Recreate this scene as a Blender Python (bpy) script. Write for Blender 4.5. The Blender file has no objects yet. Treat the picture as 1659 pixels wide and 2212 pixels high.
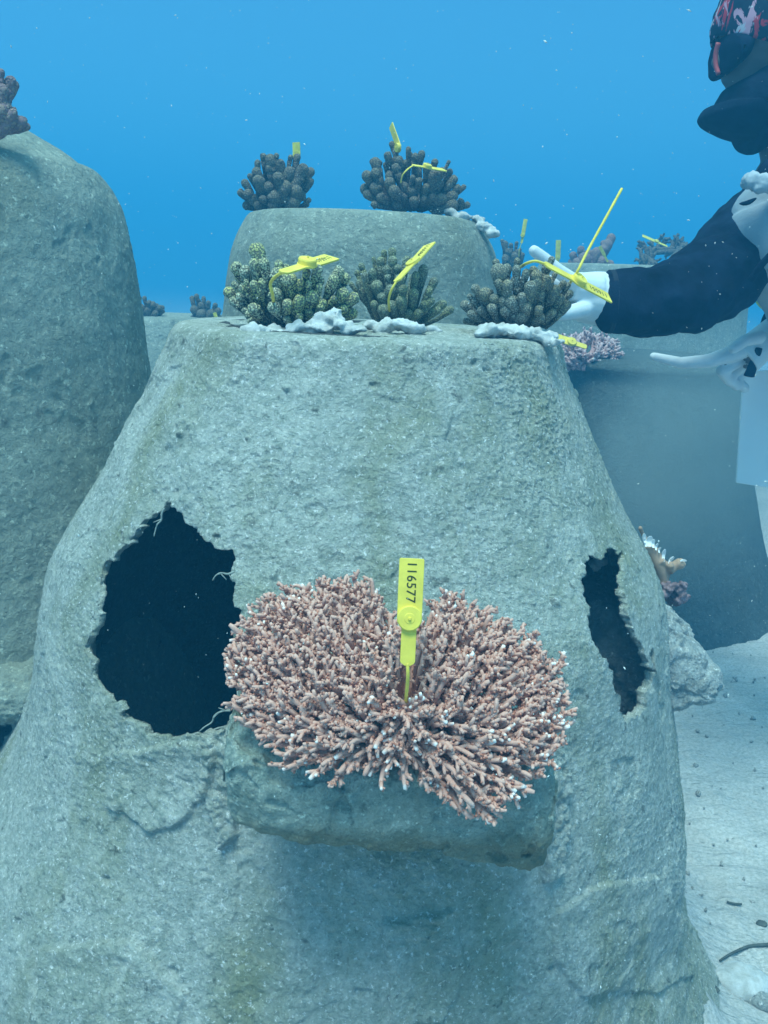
import bpy, math, random
import numpy as np
from mathutils import Vector, Matrix

# ------------------------------------------------------------------ camera, world, sun
scene = bpy.context.scene
COL = scene.collection
PF = 2000.0
TH = math.radians(14.2)
RO = math.radians(2.5)
CZ = 1.0
Fv = np.array([0, math.cos(TH), -math.sin(TH)])
Rv = np.array([1.0, 0, 0])
Uv = np.array([0, math.sin(TH), math.cos(TH)])
R2 = math.cos(RO) * Rv + math.sin(RO) * Uv
U2 = math.cos(RO) * Uv - math.sin(RO) * Rv
cam = bpy.data.cameras.new('camera')
camo = bpy.data.objects.new('camera', cam)
COL.objects.link(camo)
cam.sensor_fit = 'VERTICAL'
cam.sensor_height = 24
cam.lens = 24 * PF / 2212.0
cam.clip_start = 0.02
cam.clip_end = 400
m = Matrix.Identity(4)
for i in range(3):
    m[i][0] = R2[i]; m[i][1] = U2[i]; m[i][2] = -Fv[i]
m[2][3] = CZ
camo.matrix_world = m
scene.camera = camo

scene.view_settings.view_transform = 'Standard'
scene.view_settings.look = 'None'
scene.view_settings.gamma = 1
scene.view_settings.exposure = 0.13
try:
    scene.cycles.use_denoising = True
    scene.cycles.max_bounces = 6
    scene.cycles.diffuse_bounces = 4
    scene.cycles.volume_bounces = 1
    scene.cycles.caustics_reflective = False
    scene.cycles.caustics_refractive = False
    scene.cycles.sample_clamp_indirect = 4
except Exception:
    pass

SUN_EL, SUN_AZ = math.radians(68), math.radians(205)   # high, from behind the camera and a bit left
world = bpy.data.worlds.new('World')
scene.world = world
world.use_nodes = True
wn = world.node_tree
wn.nodes.clear()
wo = wn.nodes.new('ShaderNodeOutputWorld')
bg = wn.nodes.new('ShaderNodeBackground')
sky = wn.nodes.new('ShaderNodeTexSky')
sky.sky_type = 'NISHITA'
sky.sun_disc = False
sky.sun_elevation = SUN_EL
sky.sun_rotation = SUN_AZ
tint = wn.nodes.new('ShaderNodeMix'); tint.data_type = 'RGBA'; tint.blend_type = 'MULTIPLY'
tint.inputs[0].default_value = 1
tint.inputs[7].default_value = (0.055, 0.085, 0.055, 1)
tc = wn.nodes.new('ShaderNodeTexCoord')
sx = wn.nodes.new('ShaderNodeSeparateXYZ')
mr = wn.nodes.new('ShaderNodeMapRange')
mr.inputs[1].default_value = -1; mr.inputs[2].default_value = 1
ramp = wn.nodes.new('ShaderNodeValToRGB')
ramp.color_ramp.interpolation = 'EASE'
els = [(-1, (.022, .095, .11)), (-.35, (.022, .145, .24)), (-.02, (.020, .150, .315)), (.08, (.013, .115, .28)),
       (.28, (.008, .082, .24)), (.6, (.11, .36, .43)), (1, (.42, .76, .74))]
cr = ramp.color_ramp
cr.elements[0].position = 0; cr.elements[0].color = (*els[0][1], 1)
cr.elements[1].position = 1; cr.elements[1].color = (*els[-1][1], 1)
for z, c in els[1:-1]:
    e = cr.elements.new((z + 1) / 2); e.color = (*c, 1)
dbl = wn.nodes.new('ShaderNodeMix'); dbl.data_type = 'RGBA'; dbl.blend_type = 'MULTIPLY'
dbl.inputs[0].default_value = 1
dbl.inputs[7].default_value = (2, 2, 2, 1)
add = wn.nodes.new('ShaderNodeMix'); add.data_type = 'RGBA'; add.blend_type = 'ADD'
add.inputs[0].default_value = 1
L = wn.links.new
L(tc.outputs['Generated'], sx.inputs[0]); L(sx.outputs[2], mr.inputs[0]); L(mr.outputs[0], ramp.inputs[0])
L(ramp.outputs[0], dbl.inputs[6]); L(sky.outputs[0], tint.inputs[6])
L(dbl.outputs[2], add.inputs[6]); L(tint.outputs[2], add.inputs[7])
L(add.outputs[2], bg.inputs[0]); bg.inputs[1].default_value = 1.0
L(bg.outputs[0], wo.inputs[0])

sd = bpy.data.lights.new('sun', 'SUN')
so = bpy.data.objects.new('sun', sd)
COL.objects.link(so)
sd.energy = 4.9
sd.angle = math.radians(22)
sd.color = (0.76, 1.0, 0.93)
sv = Vector((math.sin(SUN_AZ) * math.cos(SUN_EL), math.cos(SUN_AZ) * math.cos(SUN_EL), math.sin(SUN_EL)))
so.rotation_euler = (-sv).to_track_quat('-Z', 'Y').to_euler()
so.location = (0, 0, 6)

# ------------------------------------------------------------------ helpers
def ray(x, y):
    return Fv + R2 * ((x - 829.5) / PF) + U2 * ((1106 - y) / PF)
def at(x, y, Y):
    d = ray(x, y)
    return np.array([0, 0, CZ]) + d * (Y / d[1])
def project(P):
    d = P - np.array([0, 0, CZ])
    z = d @ Fv
    return 829.5 + PF * (d @ R2) / z, 1106 - PF * (d @ U2) / z

_rng = np.random.RandomState(7)
_perm = _rng.permutation(256).astype(np.int64)
_grad = _rng.normal(size=(256, 3)); _grad /= np.linalg.norm(_grad, axis=1)[:, None]
def perlin(P):
    P = np.asarray(P, dtype=np.float64)
    i = np.floor(P).astype(np.int64); fr = P - i
    u = fr * fr * fr * (fr * (fr * 6 - 15) + 10)
    out = np.zeros(len(P))
    for dx in (0, 1):
        hx = _perm[(i[:, 0] + dx) & 255]; wx = u[:, 0] if dx else 1 - u[:, 0]
        for dy in (0, 1):
            hy = _perm[(hx + i[:, 1] + dy) & 255]; wy = u[:, 1] if dy else 1 - u[:, 1]
            for dz in (0, 1):
                h = _perm[(hy + i[:, 2] + dz) & 255]; wz = u[:, 2] if dz else 1 - u[:, 2]
                g = _grad[h]
                out += wx * wy * wz * (g[:, 0] * (fr[:, 0] - dx) + g[:, 1] * (fr[:, 1] - dy) + g[:, 2] * (fr[:, 2] - dz))
    return out
def fbm(P, s, octv=3, gain=.5, off=0):
    o = 0; a = 1; f = s
    for k in range(octv):
        o = o + a * perlin(P * f + off + 17.3 * k); a *= gain; f *= 2.03
    return o
def sstep(x, a, b):
    t = np.clip((x - a) / (b - a), 0, 1)
    return t * t * (3 - 2 * t)
def inpoly(x, y, poly):
    c = np.zeros(len(x), bool)
    n = len(poly)
    for k in range(n):
        x1, y1 = poly[k]; x2, y2 = poly[(k + 1) % n]
        if y1 == y2: continue
        c ^= ((y1 > y) != (y2 > y)) & (x < (x2 - x1) * (y - y1) / (y2 - y1) + x1)
    return c

def props(o, label=None, cat=None, group=None, kind=None):
    if label: o['label'] = label
    if cat: o['category'] = cat
    if group: o['group'] = group
    if kind: o['kind'] = kind
    return o
def empty(name, loc, label, cat, group=None):
    o = bpy.data.objects.new(name, None)
    COL.objects.link(o); o.location = loc; o.empty_display_size = .05
    return props(o, label, cat, group)
def wloc(o):
    v = np.zeros(3)
    while o is not None:
        v = v + np.array(o.location); o = o.parent
    return v
def mk(name, V, Fc, mat, parent=None, origin=None, smooth=True, attr=None):
    V = np.asarray(V, dtype=np.float64)
    if origin is None:
        origin = wloc(parent) if parent is not None else V.mean(axis=0)
    origin = np.asarray(origin, float)
    me = bpy.data.meshes.new(name)
    if isinstance(Fc, np.ndarray):
        nf, k = Fc.shape
        me.vertices.add(len(V)); me.vertices.foreach_set('co', (V - origin).astype(np.float32).ravel())
        me.loops.add(nf * k); me.loops.foreach_set('vertex_index', Fc.astype(np.int32).ravel())
        me.polygons.add(nf); me.polygons.foreach_set('loop_start', np.arange(0, nf * k, k, dtype=np.int32))
        me.polygons.foreach_set('loop_total', np.full(nf, k, dtype=np.int32))
        me.update(calc_edges=True); me.validate()
    else:
        me.from_pydata([tuple(v) for v in (V - origin)], [], [list(map(int, f)) for f in Fc]); me.update()
    if smooth:
        me.polygons.foreach_set('use_smooth', np.ones(len(me.polygons), bool))
    if attr is not None:
        a = me.attributes.new('tone', 'FLOAT', 'POINT')
        a.data.foreach_set('value', np.asarray(attr, dtype=np.float32))
    if mat: me.materials.append(mat)
    o = bpy.data.objects.new(name, me)
    COL.objects.link(o)
    if parent is not None:
        o.parent = parent
        o.location = origin - wloc(parent)
    else:
        o.location = origin
    return o
class MB:
    """collects pieces into one mesh"""
    def __init__(s): s.V = []; s.F = []; s.A = []; s.n = 0
    def add(s, V, Fc, a=0.0):
        V = np.asarray(V, float)
        s.V.append(V)
        s.F += [[i + s.n for i in f] for f in Fc]
        s.A.append(np.broadcast_to(np.asarray(a, float), (len(V),)))
        s.n += len(V)
    def tube(s, pts, rads, n=8, a=None, capend=True, flat=None):
        pts = [np.asarray(p, float) for p in pts]
        V = []; A = []
        up = np.array([.13, .21, .97])
        k = len(pts)
        prev = None
        for i, p in enumerate(pts):
            t = pts[min(i + 1, k - 1)] - pts[max(i - 1, 0)]
            t /= (np.linalg.norm(t) + 1e-12)
            if prev is None:
                e = np.cross(t, up); e /= (np.linalg.norm(e) + 1e-9)
            else:
                e = prev - t * (prev @ t); e /= (np.linalg.norm(e) + 1e-9)
            prev = e
            b = np.cross(t, e)
            for j in range(n):
                q = 2 * math.pi * j / n
                V.append(p + rads[i] * (math.cos(q) * e + math.sin(q) * b * (flat or 1)))
                A.append(a[i] if a is not None else 0)
        Fc = []
        for i in range(k - 1):
            for j in range(n):
                Fc.append([i * n + j, i * n + (j + 1) % n, (i + 1) * n + (j + 1) % n, (i + 1) * n + j])
        if capend:
            Fc.append([(k - 1) * n + j for j in range(n)])
            Fc.append([j for j in range(n - 1, -1, -1)])
        s.add(V, Fc, A)
    def capsule(s, p0, p1, r0, r1, n=12, a=0):
        p0 = np.asarray(p0, float); p1 = np.asarray(p1, float)
        t = p1 - p0; Ln = np.linalg.norm(t)
        if Ln < 1e-6: t = np.array([0, 0, 1.]); Ln = 1e-6
        t /= Ln
        pts = []; rr = []
        for q in (-85, -60, -30): pts.append(p0 + t * r0 * math.sin(math.radians(q))); rr.append(r0 * math.cos(math.radians(q)))
        for u in (.0, .35, .7): pts.append(p0 + (p1 - p0) * u); rr.append(r0 + (r1 - r0) * u)
        for q in (0, 25, 50, 70, 86): pts.append(p1 + t * r1 * math.sin(math.radians(q))); rr.append(r1 * math.cos(math.radians(q)))
        s.tube(pts, rr, n, [a] * len(pts))
    def box(s, c, ax, hs, a=0, bev=0):
        c = np.asarray(c, float)
        V = []
        for sx_ in (-1, 1):
            for sy_ in (-1, 1):
                for sz_ in (-1, 1):
                    V.append(c + ax[0] * hs[0] * sx_ + ax[1] * hs[1] * sy_ + ax[2] * hs[2] * sz_)
        s.add(V, [[0, 1, 3, 2], [4, 6, 7, 5], [0, 4, 5, 1], [2, 3, 7, 6], [0, 2, 6, 4], [1, 5, 7, 3]], a)
    def build(s, name, mat, parent=None, origin=None, smooth=True, attr=False):
        V = np.concatenate(s.V)
        return mk(name, V, s.F, mat, parent, origin, smooth, np.concatenate(s.A) if attr else None)
def grid_faces(nr, nc, wrap=False):
    r = np.arange(nr - 1)[:, None]; c = np.arange(nc if wrap else nc - 1)[None, :]
    c2 = (c + 1) % nc
    a = r * nc + c; b = r * nc + c2; d = (r + 1) * nc + c2; e = (r + 1) * nc + c
    return np.stack([a, e, d, b], -1).reshape(-1, 4)
def spline(pts, n):
    P = np.asarray(pts, float); k = len(P)
    t = np.linspace(0, k - 1 - 1e-9, n); out = []
    for q in t:
        i = int(q); u = q - i
        p0 = P[max(i - 1, 0)]; p1 = P[i]; p2 = P[min(i + 1, k - 1)]; p3 = P[min(i + 2, k - 1)]
        out.append(.5 * (2 * p1 + (p2 - p0) * u + (2 * p0 - 5 * p1 + 4 * p2 - p3) * u * u + (3 * p1 - p0 - 3 * p2 + p3) * u ** 3))
    return np.array(out)

# ------------------------------------------------------------------ materials
def newmat(name, rough=.9, spec=.2):
    m = bpy.data.materials.new(name); m.use_nodes = True
    nt = m.node_tree
    b = nt.nodes['Principled BSDF']
    b.inputs['Roughness'].default_value = rough
    b.inputs['Specular IOR Level'].default_value = spec
    return m, nt, b
def nnoise(nt, vec, scale, detail=4, rough=.55, dist=0, vscale=None):
    if vscale:
        mp = nt.nodes.new('ShaderNodeMapping'); mp.inputs['Scale'].default_value = vscale
        nt.links.new(vec, mp.inputs[0]); vec = mp.outputs[0]
    n = nt.nodes.new('ShaderNodeTexNoise')
    n.inputs['Scale'].default_value = scale; n.inputs['Detail'].default_value = detail
    n.inputs['Roughness'].default_value = rough; n.inputs['Distortion'].default_value = dist
    nt.links.new(vec, n.inputs['Vector'])
    return n.outputs[0]
def nmap(nt, v, a, b, c=0, d=1):
    n = nt.nodes.new('ShaderNodeMapRange')
    n.inputs[1].default_value = a; n.inputs[2].default_value = b; n.inputs[3].default_value = c; n.inputs[4].default_value = d
    nt.links.new(v, n.inputs[0]); return n.outputs[0]
def nmix(nt, fac, A, B, mode='MIX'):
    n = nt.nodes.new('ShaderNodeMix'); n.data_type = 'RGBA'; n.blend_type = mode
    for sock, v in ((0, fac), (6, A), (7, B)):
        if isinstance(v, (int, float)): n.inputs[sock].default_value = v
        elif isinstance(v, tuple): n.inputs[sock].default_value = (*v, 1)
        else: nt.links.new(v, n.inputs[sock])
    return n.outputs[2]
def nbump(nt, b, h, dist, strength=1, prev=None):
    n = nt.nodes.new('ShaderNodeBump'); n.inputs['Distance'].default_value = dist; n.inputs['Strength'].default_value = strength
    nt.links.new(h, n.inputs['Height'])
    if prev is not None: nt.links.new(prev, n.inputs['Normal'])
    nt.links.new(n.outputs[0], b.inputs['Normal'])
    return n.outputs[0]
def objco(nt):
    return nt.nodes.new('ShaderNodeTexCoord').outputs['Object']

def concrete(name, pale, mid, olive, dark, olive_amt=.5, bump=.0016, fine=1.0):
    m, nt, b = newmat(name, .95, .1)
    v = objco(nt)
    big = nnoise(nt, v, 3.2, 5, .6, .3)
    med = nnoise(nt, v, 14, 5, .65, .4)
    fin = nnoise(nt, v, 120 * fine, 6, .75)
    strk = nnoise(nt, v, 9, 4, .6, .2, (1, 1, .22))
    c = nmix(nt, nmap(nt, fin, .36, .62), mid, pale)
    c = nmix(nt, nmap(nt, med, .35, .68, 0, .55), c, mid)
    c = nmix(nt, nmap(nt, strk, .50, .70, 0, olive_amt), c, olive)
    c = nmix(nt, nmap(nt, big, .50, .72, 0, olive_amt * .9), c, olive)
    dust = nnoise(nt, v, 6.5, 6, .75, .8)
    c = nmix(nt, nmap(nt, dust, .52, .66, 0, .45), c, tuple(min(1, x * 1.12) for x in pale))
    pit = nnoise(nt, v, 55 * fine, 3, .7)
    c = nmix(nt, nmap(nt, pit, .62, .72, 0, .6), c, dark)
    wht = nnoise(nt, v, 210 * fine, 3, .7, 0)
    c = nmix(nt, nmap(nt, wht, .58, .68, 0, .75), c, tuple(min(1, x * 1.55) for x in pale))
    nt.links.new(c, b.inputs['Base Color'])
    grain = nnoise(nt, v, 260 * fine, 4, .8)
    p = nbump(nt, b, fin, bump * 4.5, 1)
    p = nbump(nt, b, grain, bump * 2.5, 1, p)
    nbump(nt, b, pit, bump * 3, 1, p)
    return m
M_con = concrete('front_concrete', (.70, .72, .68), (.35, .40, .365), (.27, .29, .16), (.05, .07, .07), .7)
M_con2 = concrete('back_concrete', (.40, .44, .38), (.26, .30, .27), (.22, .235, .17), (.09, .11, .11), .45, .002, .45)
M_con3 = concrete('shaded_concrete', (.12, .15, .15), (.08, .10, .10), (.08, .09, .07), (.03, .04, .04), .45, .002, .45)  # darkened concrete: shadow on the low right mound is put into its colour
M_inner = concrete('inner_concrete', (.12, .13, .13), (.07, .08, .085), (.06, .06, .05), (.02, .025, .025), .4)  # near-black concrete: the shade inside the hollow is painted into the wall
M_rub = concrete('rubble_concrete', (.66, .70, .70), (.40, .44, .44), (.25, .25, .19), (.08, .08, .09), .35, .003, .6)

M_form = concrete('formed_concrete', (.52, .58, .52), (.28, .35, .31), (.22, .23, .13), (.05, .07, .065), .7, .002, .8)
nt = M_form.node_tree; b = nt.nodes['Principled BSDF']
v = objco(nt)
c0_ = b.inputs['Base Color'].links[0].from_socket
sz = nt.nodes.new('ShaderNodeSeparateXYZ'); nt.links.new(v, sz.inputs[0])
jit = nt.nodes.new('ShaderNodeMath'); jit.operation = 'MULTIPLY_ADD'; jit.inputs[1].default_value = .05
nt.links.new(nnoise(nt, v, 11, 3), jit.inputs[0]); nt.links.new(sz.outputs[2], jit.inputs[2])
c = nmix(nt, nmap(nt, jit.outputs[0], .612, .592, 0, .75), c0_, nmix(nt, nmap(nt, nnoise(nt, v, 45, 5, .7), .35, .65), (.21, .20, .13), (.34, .32, .22)))
nt.links.new(c, b.inputs['Base Color'])

m, nt, b = newmat('sand', .95, .1)
v = objco(nt)
c = nmix(nt, nmap(nt, nnoise(nt, v, 6, 5, .6, .5), .3, .7), (.49, .48, .47), (.68, .66, .65))
c = nmix(nt, nmap(nt, nnoise(nt, v, 150, 5, .8), .4, .6, 0, .65), c, (.28, .30, .28))
c = nmix(nt, nmap(nt, nnoise(nt, v, 38, 3, .7, .6, (1, 2.4, 1)), .66, .72, 0, .8), c, (.14, .13, .11))
nt.links.new(c, b.inputs['Base Color'])
p = nbump(nt, b, nnoise(nt, v, 70, 6, .8), .004, 1)
nbump(nt, b, nnoise(nt, v, 9, 4, .6, .6, (1, 2.6, 1)), .02, .9, p)
M_sand = m

m, nt, b = newmat('epoxy_cement', .95, .05)
v = objco(nt)
c = nmix(nt, nmap(nt, nnoise(nt, v, 45, 5, .7, .3), .35, .7), (.36, .37, .36), (.64, .66, .68))
nt.links.new(c, b.inputs['Base Color'])
nbump(nt, b, nnoise(nt, v, 90, 5, .75), .003, .8)
M_epoxy = m

def lobe_mat(name, dark, pale, tip, scale, amt=.9):
    m, nt, b = newmat(name, .85, .2)
    v = objco(nt)
    vo = nt.nodes.new('ShaderNodeTexVoronoi'); vo.inputs['Scale'].default_value = scale; vo.feature = 'F1'
    nt.links.new(v, vo.inputs['Vector'])
    d = nmap(nt, vo.outputs['Distance'], .38, .62, 1, 0)
    n1 = nnoise(nt, v, 22, 3, .6)
    at_ = nt.nodes.new('ShaderNodeAttribute'); at_.attribute_name = 'tone'
    base = nmix(nt, nmap(nt, n1, .35, .65), dark, tuple(x * 1.6 for x in dark))
    base = nmix(nt, nmap(nt, at_.outputs['Fac'], .7, 1, 0, .35), base, tuple(x * .7 for x in pale))
    pc = nmix(nt, nmap(nt, n1, .42, .60), pale, tip)
    pc = nmix(nt, nmap(nt, at_.outputs['Fac'], .0, .55, .8, 0), pc, tuple(x * 2 for x in dark))
    fac = nt.nodes.new('ShaderNodeMath'); fac.operation = 'MULTIPLY'; fac.inputs[1].default_value = amt
    nt.links.new(d, fac.inputs[0])
    c = nmix(nt, fac.outputs[0], base, pc)
    nt.links.new(c, b.inputs['Base Color'])
    nbump(nt, b, d, .0016, .9)
    return m
M_lobe1 = lobe_mat('olive_finger_coral', (.040, .044, .036), (.60, .62, .46), (.66, .64, .26), 420)
M_lobe2 = lobe_mat('green_finger_coral', (.075, .085, .062), (.38, .42, .33), (.45, .48, .24), 520, .7)
M_lobe3 = lobe_mat('brown_finger_coral', (.060, .058, .048), (.44, .46, .40), (.46, .40, .24), 520, .75)
M_lobeb = lobe_mat('dark_finger_coral', (.06, .055, .052), (.30, .27, .22), (.33, .28, .18), 320, .6)
M_lobep = lobe_mat('purple_finger_coral', (.17, .11, .12), (.34, .25, .25), (.42, .32, .22), 220, .5)

def tone_mat(name, stops, rough=.75, bump=None, jit=.12):
    m, nt, b = newmat(name, rough, .25)
    v = objco(nt)
    a = nt.nodes.new('ShaderNodeAttribute'); a.attribute_name = 'tone'
    ad = nt.nodes.new('ShaderNodeMath'); ad.operation = 'ADD'
    nt.links.new(a.outputs['Fac'], ad.inputs[0])
    nt.links.new(nmap(nt, nnoise(nt, v, 90, 3, .6), .3, .7, -jit, jit), ad.inputs[1])
    r = nt.nodes.new('ShaderNodeValToRGB')
    r.color_ramp.elements[0].position = stops[0][0]; r.color_ramp.elements[0].color = (*stops[0][1], 1)
    r.color_ramp.elements[1].position = stops[-1][0]; r.color_ramp.elements[1].color = (*stops[-1][1], 1)
    for p_, c_ in stops[1:-1]:
        e = r.color_ramp.elements.new(p_); e.color = (*c_, 1)
    nt.links.new(ad.outputs[0], r.inputs[0])
    nt.links.new(r.outputs[0], b.inputs['Base Color'])
    nbump(nt, b, nnoise(nt, v, 500, 3, .7), .0008, .8)
    return m
M_table = tone_mat('pink_branching_coral', [(0, (.40, .14, .09)), (.2, (.53, .24, .18)), (.45, (.555, .295, .235)), (.72, (.68, .41, .345)), (1, (.93, .86, .84))])
M_tablef = tone_mat('lilac_branching_coral', [(0, (.30, .16, .16)), (.5, (.45, .28, .29)), (1, (.75, .65, .66))])
M_orange = tone_mat('orange_branching_coral', [(0, (.42, .28, .20)), (.5, (.66, .40, .32)), (1, (.80, .62, .56))])

def plain(name, col, rough=.6, spec=.3, var=.15, scale=40, bump=0, bs=80):
    m, nt, b = newmat(name, rough, spec)
    v = objco(nt)
    c = nmix(nt, nmap(nt, nnoise(nt, v, scale, 4, .6), .3, .7), tuple(x * (1 - var) for x in col), tuple(min(1, x * (1 + var)) for x in col))
    nt.links.new(c, b.inputs['Base Color'])
    if bump: nbump(nt, b, nnoise(nt, v, bs, 5, .7), bump, .8)
    return m
M_tag = plain('yellow_plastic', (.80, .62, .09), .55, .3, .16, 45, .0004, 120)
M_tagd = plain('weathered_yellow_plastic', (.60, .55, .10), .55, .3, .25, 60, .0006, 120)
M_ink = plain('black_ink', (.05, .06, .02), .7, .1)
M_neo = plain('black_neoprene', (.007, .014, .032), 1.0, .06, .6, 25, .004, 22)
M_rash = plain('grey_rash_fabric', (.30, .35, .40), .85, .15, .1, 12, .003, 18)
M_white = plain('white_fabric', (.36, .41, .46), .85, .15, .06, 15, .003, 22)
M_glove = plain('white_glove_fabric', (.60, .64, .68), .85, .15, .06, 25, .0015, 60)
M_slate = plain('white_plastic_slate', (.80, .82, .84), .4, .4, .04, 6)
M_skin = plain('skin', (.12, .10, .09), .6, .3, .12, 20)
M_blade = plain('white_algae_blade', (.80, .80, .82), .6, .3, .06)
M_crust = plain('purple_crust', (.24, .17, .19), .9, .1, .5, 90, .003, 120)
M_strand = plain('silted_strand', (.26, .29, .27), .95, .1, .3, 90)
M_speck = plain('pale_particle', (.6, .65, .65), .8, .2)
M_hose = plain('yellow_hose_rubber', (.70, .72, .15), .5, .3)

# ------------------------------------------------------------------ seabed
def ground_h(x, y):
    P = np.stack([x, y, np.zeros_like(x)], -1)
    h = .02 * fbm(P, 1.3, 3) + .012 * fbm(P * np.array([1, 1.8, 1]), 5, 3) + .03 * np.clip(y - 1.5, 0, 3)
    near = np.exp(-((x + .03) ** 2 + (y - 1.2) ** 2) / .9)
    h += near * .022 * np.clip(fbm(P, 9, 4, .6), -.3, 1)
    rr_ = np.hypot(x + .033, y - 1.2)
    h += .085 * np.exp(-(np.maximum(0, rr_ - .47) / .085) ** 2) * (1 + .5 * fbm(P, 7, 3))
    return h
xs = np.concatenate([-np.geomspace(45, 1.7, 40), np.arange(-1.65, 2.6, .006), np.geomspace(2.65, 45, 40)])
ys = np.concatenate([-np.geomspace(12, .35, 20), np.arange(-.3, 3.4, .007), np.geomspace(3.45, 60, 50)])
GX, GY = np.meshgrid(xs, ys)
gx, gy = GX.ravel(), GY.ravel()
gz = ground_h(gx, gy)
Pg = np.stack([gx, gy, gz * 0], -1)
gz = gz + (np.abs(gx) < 4) * (np.abs(gy) < 5) * (.0035 * fbm(Pg, 40, 3, .6) + .004 * np.clip(fbm(Pg, 22, 2), 0, 1))
g = mk('sand', np.stack([gx, gy, gz], -1), grid_faces(len(ys), len(xs))[:, ::-1].copy(), M_sand, origin=(0, 0, 0))
props(g, kind='structure')

# ------------------------------------------------------------------ reef modules
def module_shell(parent, X0, Y0, prof, mat, dth, nrow, holes=(), amp=1.0, seed=0, flare=0, dome_top=0, thick=.04, patches=()):
    zs = [p[0] for p in prof]; rs = [p[1] for p in prof]      # from the rim down
    arc = [0]
    for i in range(1, len(prof)):
        arc.append(arc[-1] + math.hypot(zs[i] - zs[i - 1], rs[i] - rs[i - 1]))
    # smooth the profile
    dense = spline(np.stack([zs, rs], -1), 400)
    da = np.concatenate([[0], np.cumsum(np.hypot(np.diff(dense[:, 0]), np.diff(dense[:, 1])))])
    s = np.linspace(0, da[-1], nrow)
    z = np.interp(s, da, dense[:, 0]); r = np.interp(s, da, dense[:, 1])
    zt, rt = z[0], r[0]
    ntop = max(10, int(rt / .004)) if amp >= 1 else 14
    rr = np.linspace(.002, rt, ntop, endpoint=False)
    zz = zt + dome_top * (1 - (rr / rt) ** 2)
    # rounded rim
    z = np.concatenate([zz, z]); r = np.concatenate([rr, r])
    th = np.concatenate([np.radians(np.arange(-105, 105, dth)), np.radians(np.arange(105, 255, 3.0))])
    TH_, Z = np.meshgrid(th, z); Rr = np.meshgrid(th, r)[1]
    t = TH_.ravel(); Z = Z.ravel(); Rr = Rr.ravel()
    ex = np.sin(t); ey = -np.cos(t)
    if flare:
        Rr = Rr + flare * sstep(-t, -.3, 1.2) * sstep(-Z, -.46, -.2) * .08
    P = np.stack([X0 + Rr * ex, Y0 + Rr * ey, Z], -1)
    Q = P + seed * 3.7
    side = sstep(Rr, rt * .8, rt * 1.02)
    d = .007 * fbm(Q, 3.2, 3) + (.0012 + .0026 * min(amp, 1)) * fbm(Q, 14, 3, .55)
    rough = .6 + .8 * np.clip(fbm(Q, 5, 2) * 1.6 + .4, 0, 1)
    f1 = fbm(Q * np.array([1, 1, 1.6]), 170, 2, .7) + .5 * fbm(Q * np.array([1, 1, 1.4]), 70, 2, .6, 7)
    d += amp * .0014 * rough * f1
    # flakes: broken plaster layers
    fl = fbm(Q * np.array([1, 1, .8]), 6.5, 4, .62, 5)
    d += amp * .0014 * sstep(fl, .16, .22) * (1 + f1 * .5) - amp * .0026 * sstep(-fl, .32, .38)
    # pits
    pt = fbm(Q, 34, 2, .5, 9)
    d -= amp * .005 * sstep(pt, .50, .68)
    d += amp * .004 * sstep(-pt, .50, .68)
    if patches:
        vx, vy = project(P)
        jx = 14 * fbm(P, 26, 3, .6, 21); jy = 14 * fbm(P, 26, 3, .6, 41)
        for poly, hgt, grain in patches:
            mn = np.full(len(P), 1e3)
            for k in range(len(poly)):
                a_ = np.array(poly[k], float); b_ = np.array(poly[(k + 1) % len(poly)], float); ab = b_ - a_
                u_ = np.clip(((vx + jx - a_[0]) * ab[0] + (vy + jy - a_[1]) * ab[1]) / (ab @ ab), 0, 1)
                mn = np.minimum(mn, np.hypot(vx + jx - a_[0] - u_ * ab[0], vy + jy - a_[1] - u_ * ab[1]))
            ins = inpoly(vx + jx, vy + jy, poly) & (t < math.pi / 2) & (t > -math.pi / 2)
            w_ = ins * sstep(mn, 0, 9)
            d = d + w_ * (hgt * (1 - .5 * sstep(mn, 15, 60)) + grain * fbm(Q, 60, 3, .7))
        d = d + .011 * sstep(-Z, -.42, -.1) * fbm(Q, 11, 4, .6, 33)
    nx = side; nz = 1 - side
    Pin = P.copy()
    hd = np.full(len(P), 1e3)
    if holes:
        vx, vy = project(P)
        for poly, (ta, tb) in holes:
            for k in range(len(poly)):
                a_ = np.array(poly[k], float); b_ = np.array(poly[(k + 1) % len(poly)], float); ab = b_ - a_
                u_ = np.clip(((vx - a_[0]) * ab[0] + (vy - a_[1]) * ab[1]) / (ab @ ab), 0, 1)
                dd = np.hypot(vx - a_[0] - u_ * ab[0], vy - a_[1] - u_ * ab[1])
                tv = np.arctan2(ex, -ey)
                hd = np.where((tv > ta - .2) & (tv < tb + .2), np.minimum(hd, dd), hd)
    if thick:
        tk = thick * (.16 + .84 * sstep(hd, 0, 90)) + .006 * np.clip(fbm(P, 40, 3, .6, 3), -.4, 1) * sstep(hd, 200, 100)
        Pin[:, 0] -= ex * tk * nx; Pin[:, 1] -= ey * tk * nx; Pin[:, 2] -= tk * nz
    P[:, 0] += ex * d * nx; P[:, 1] += ey * d * nx; P[:, 2] += d * np.maximum(nz, .15)
    nc = len(th); nr = len(z)
    Fc = grid_faces(nr, nc, True)
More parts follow.
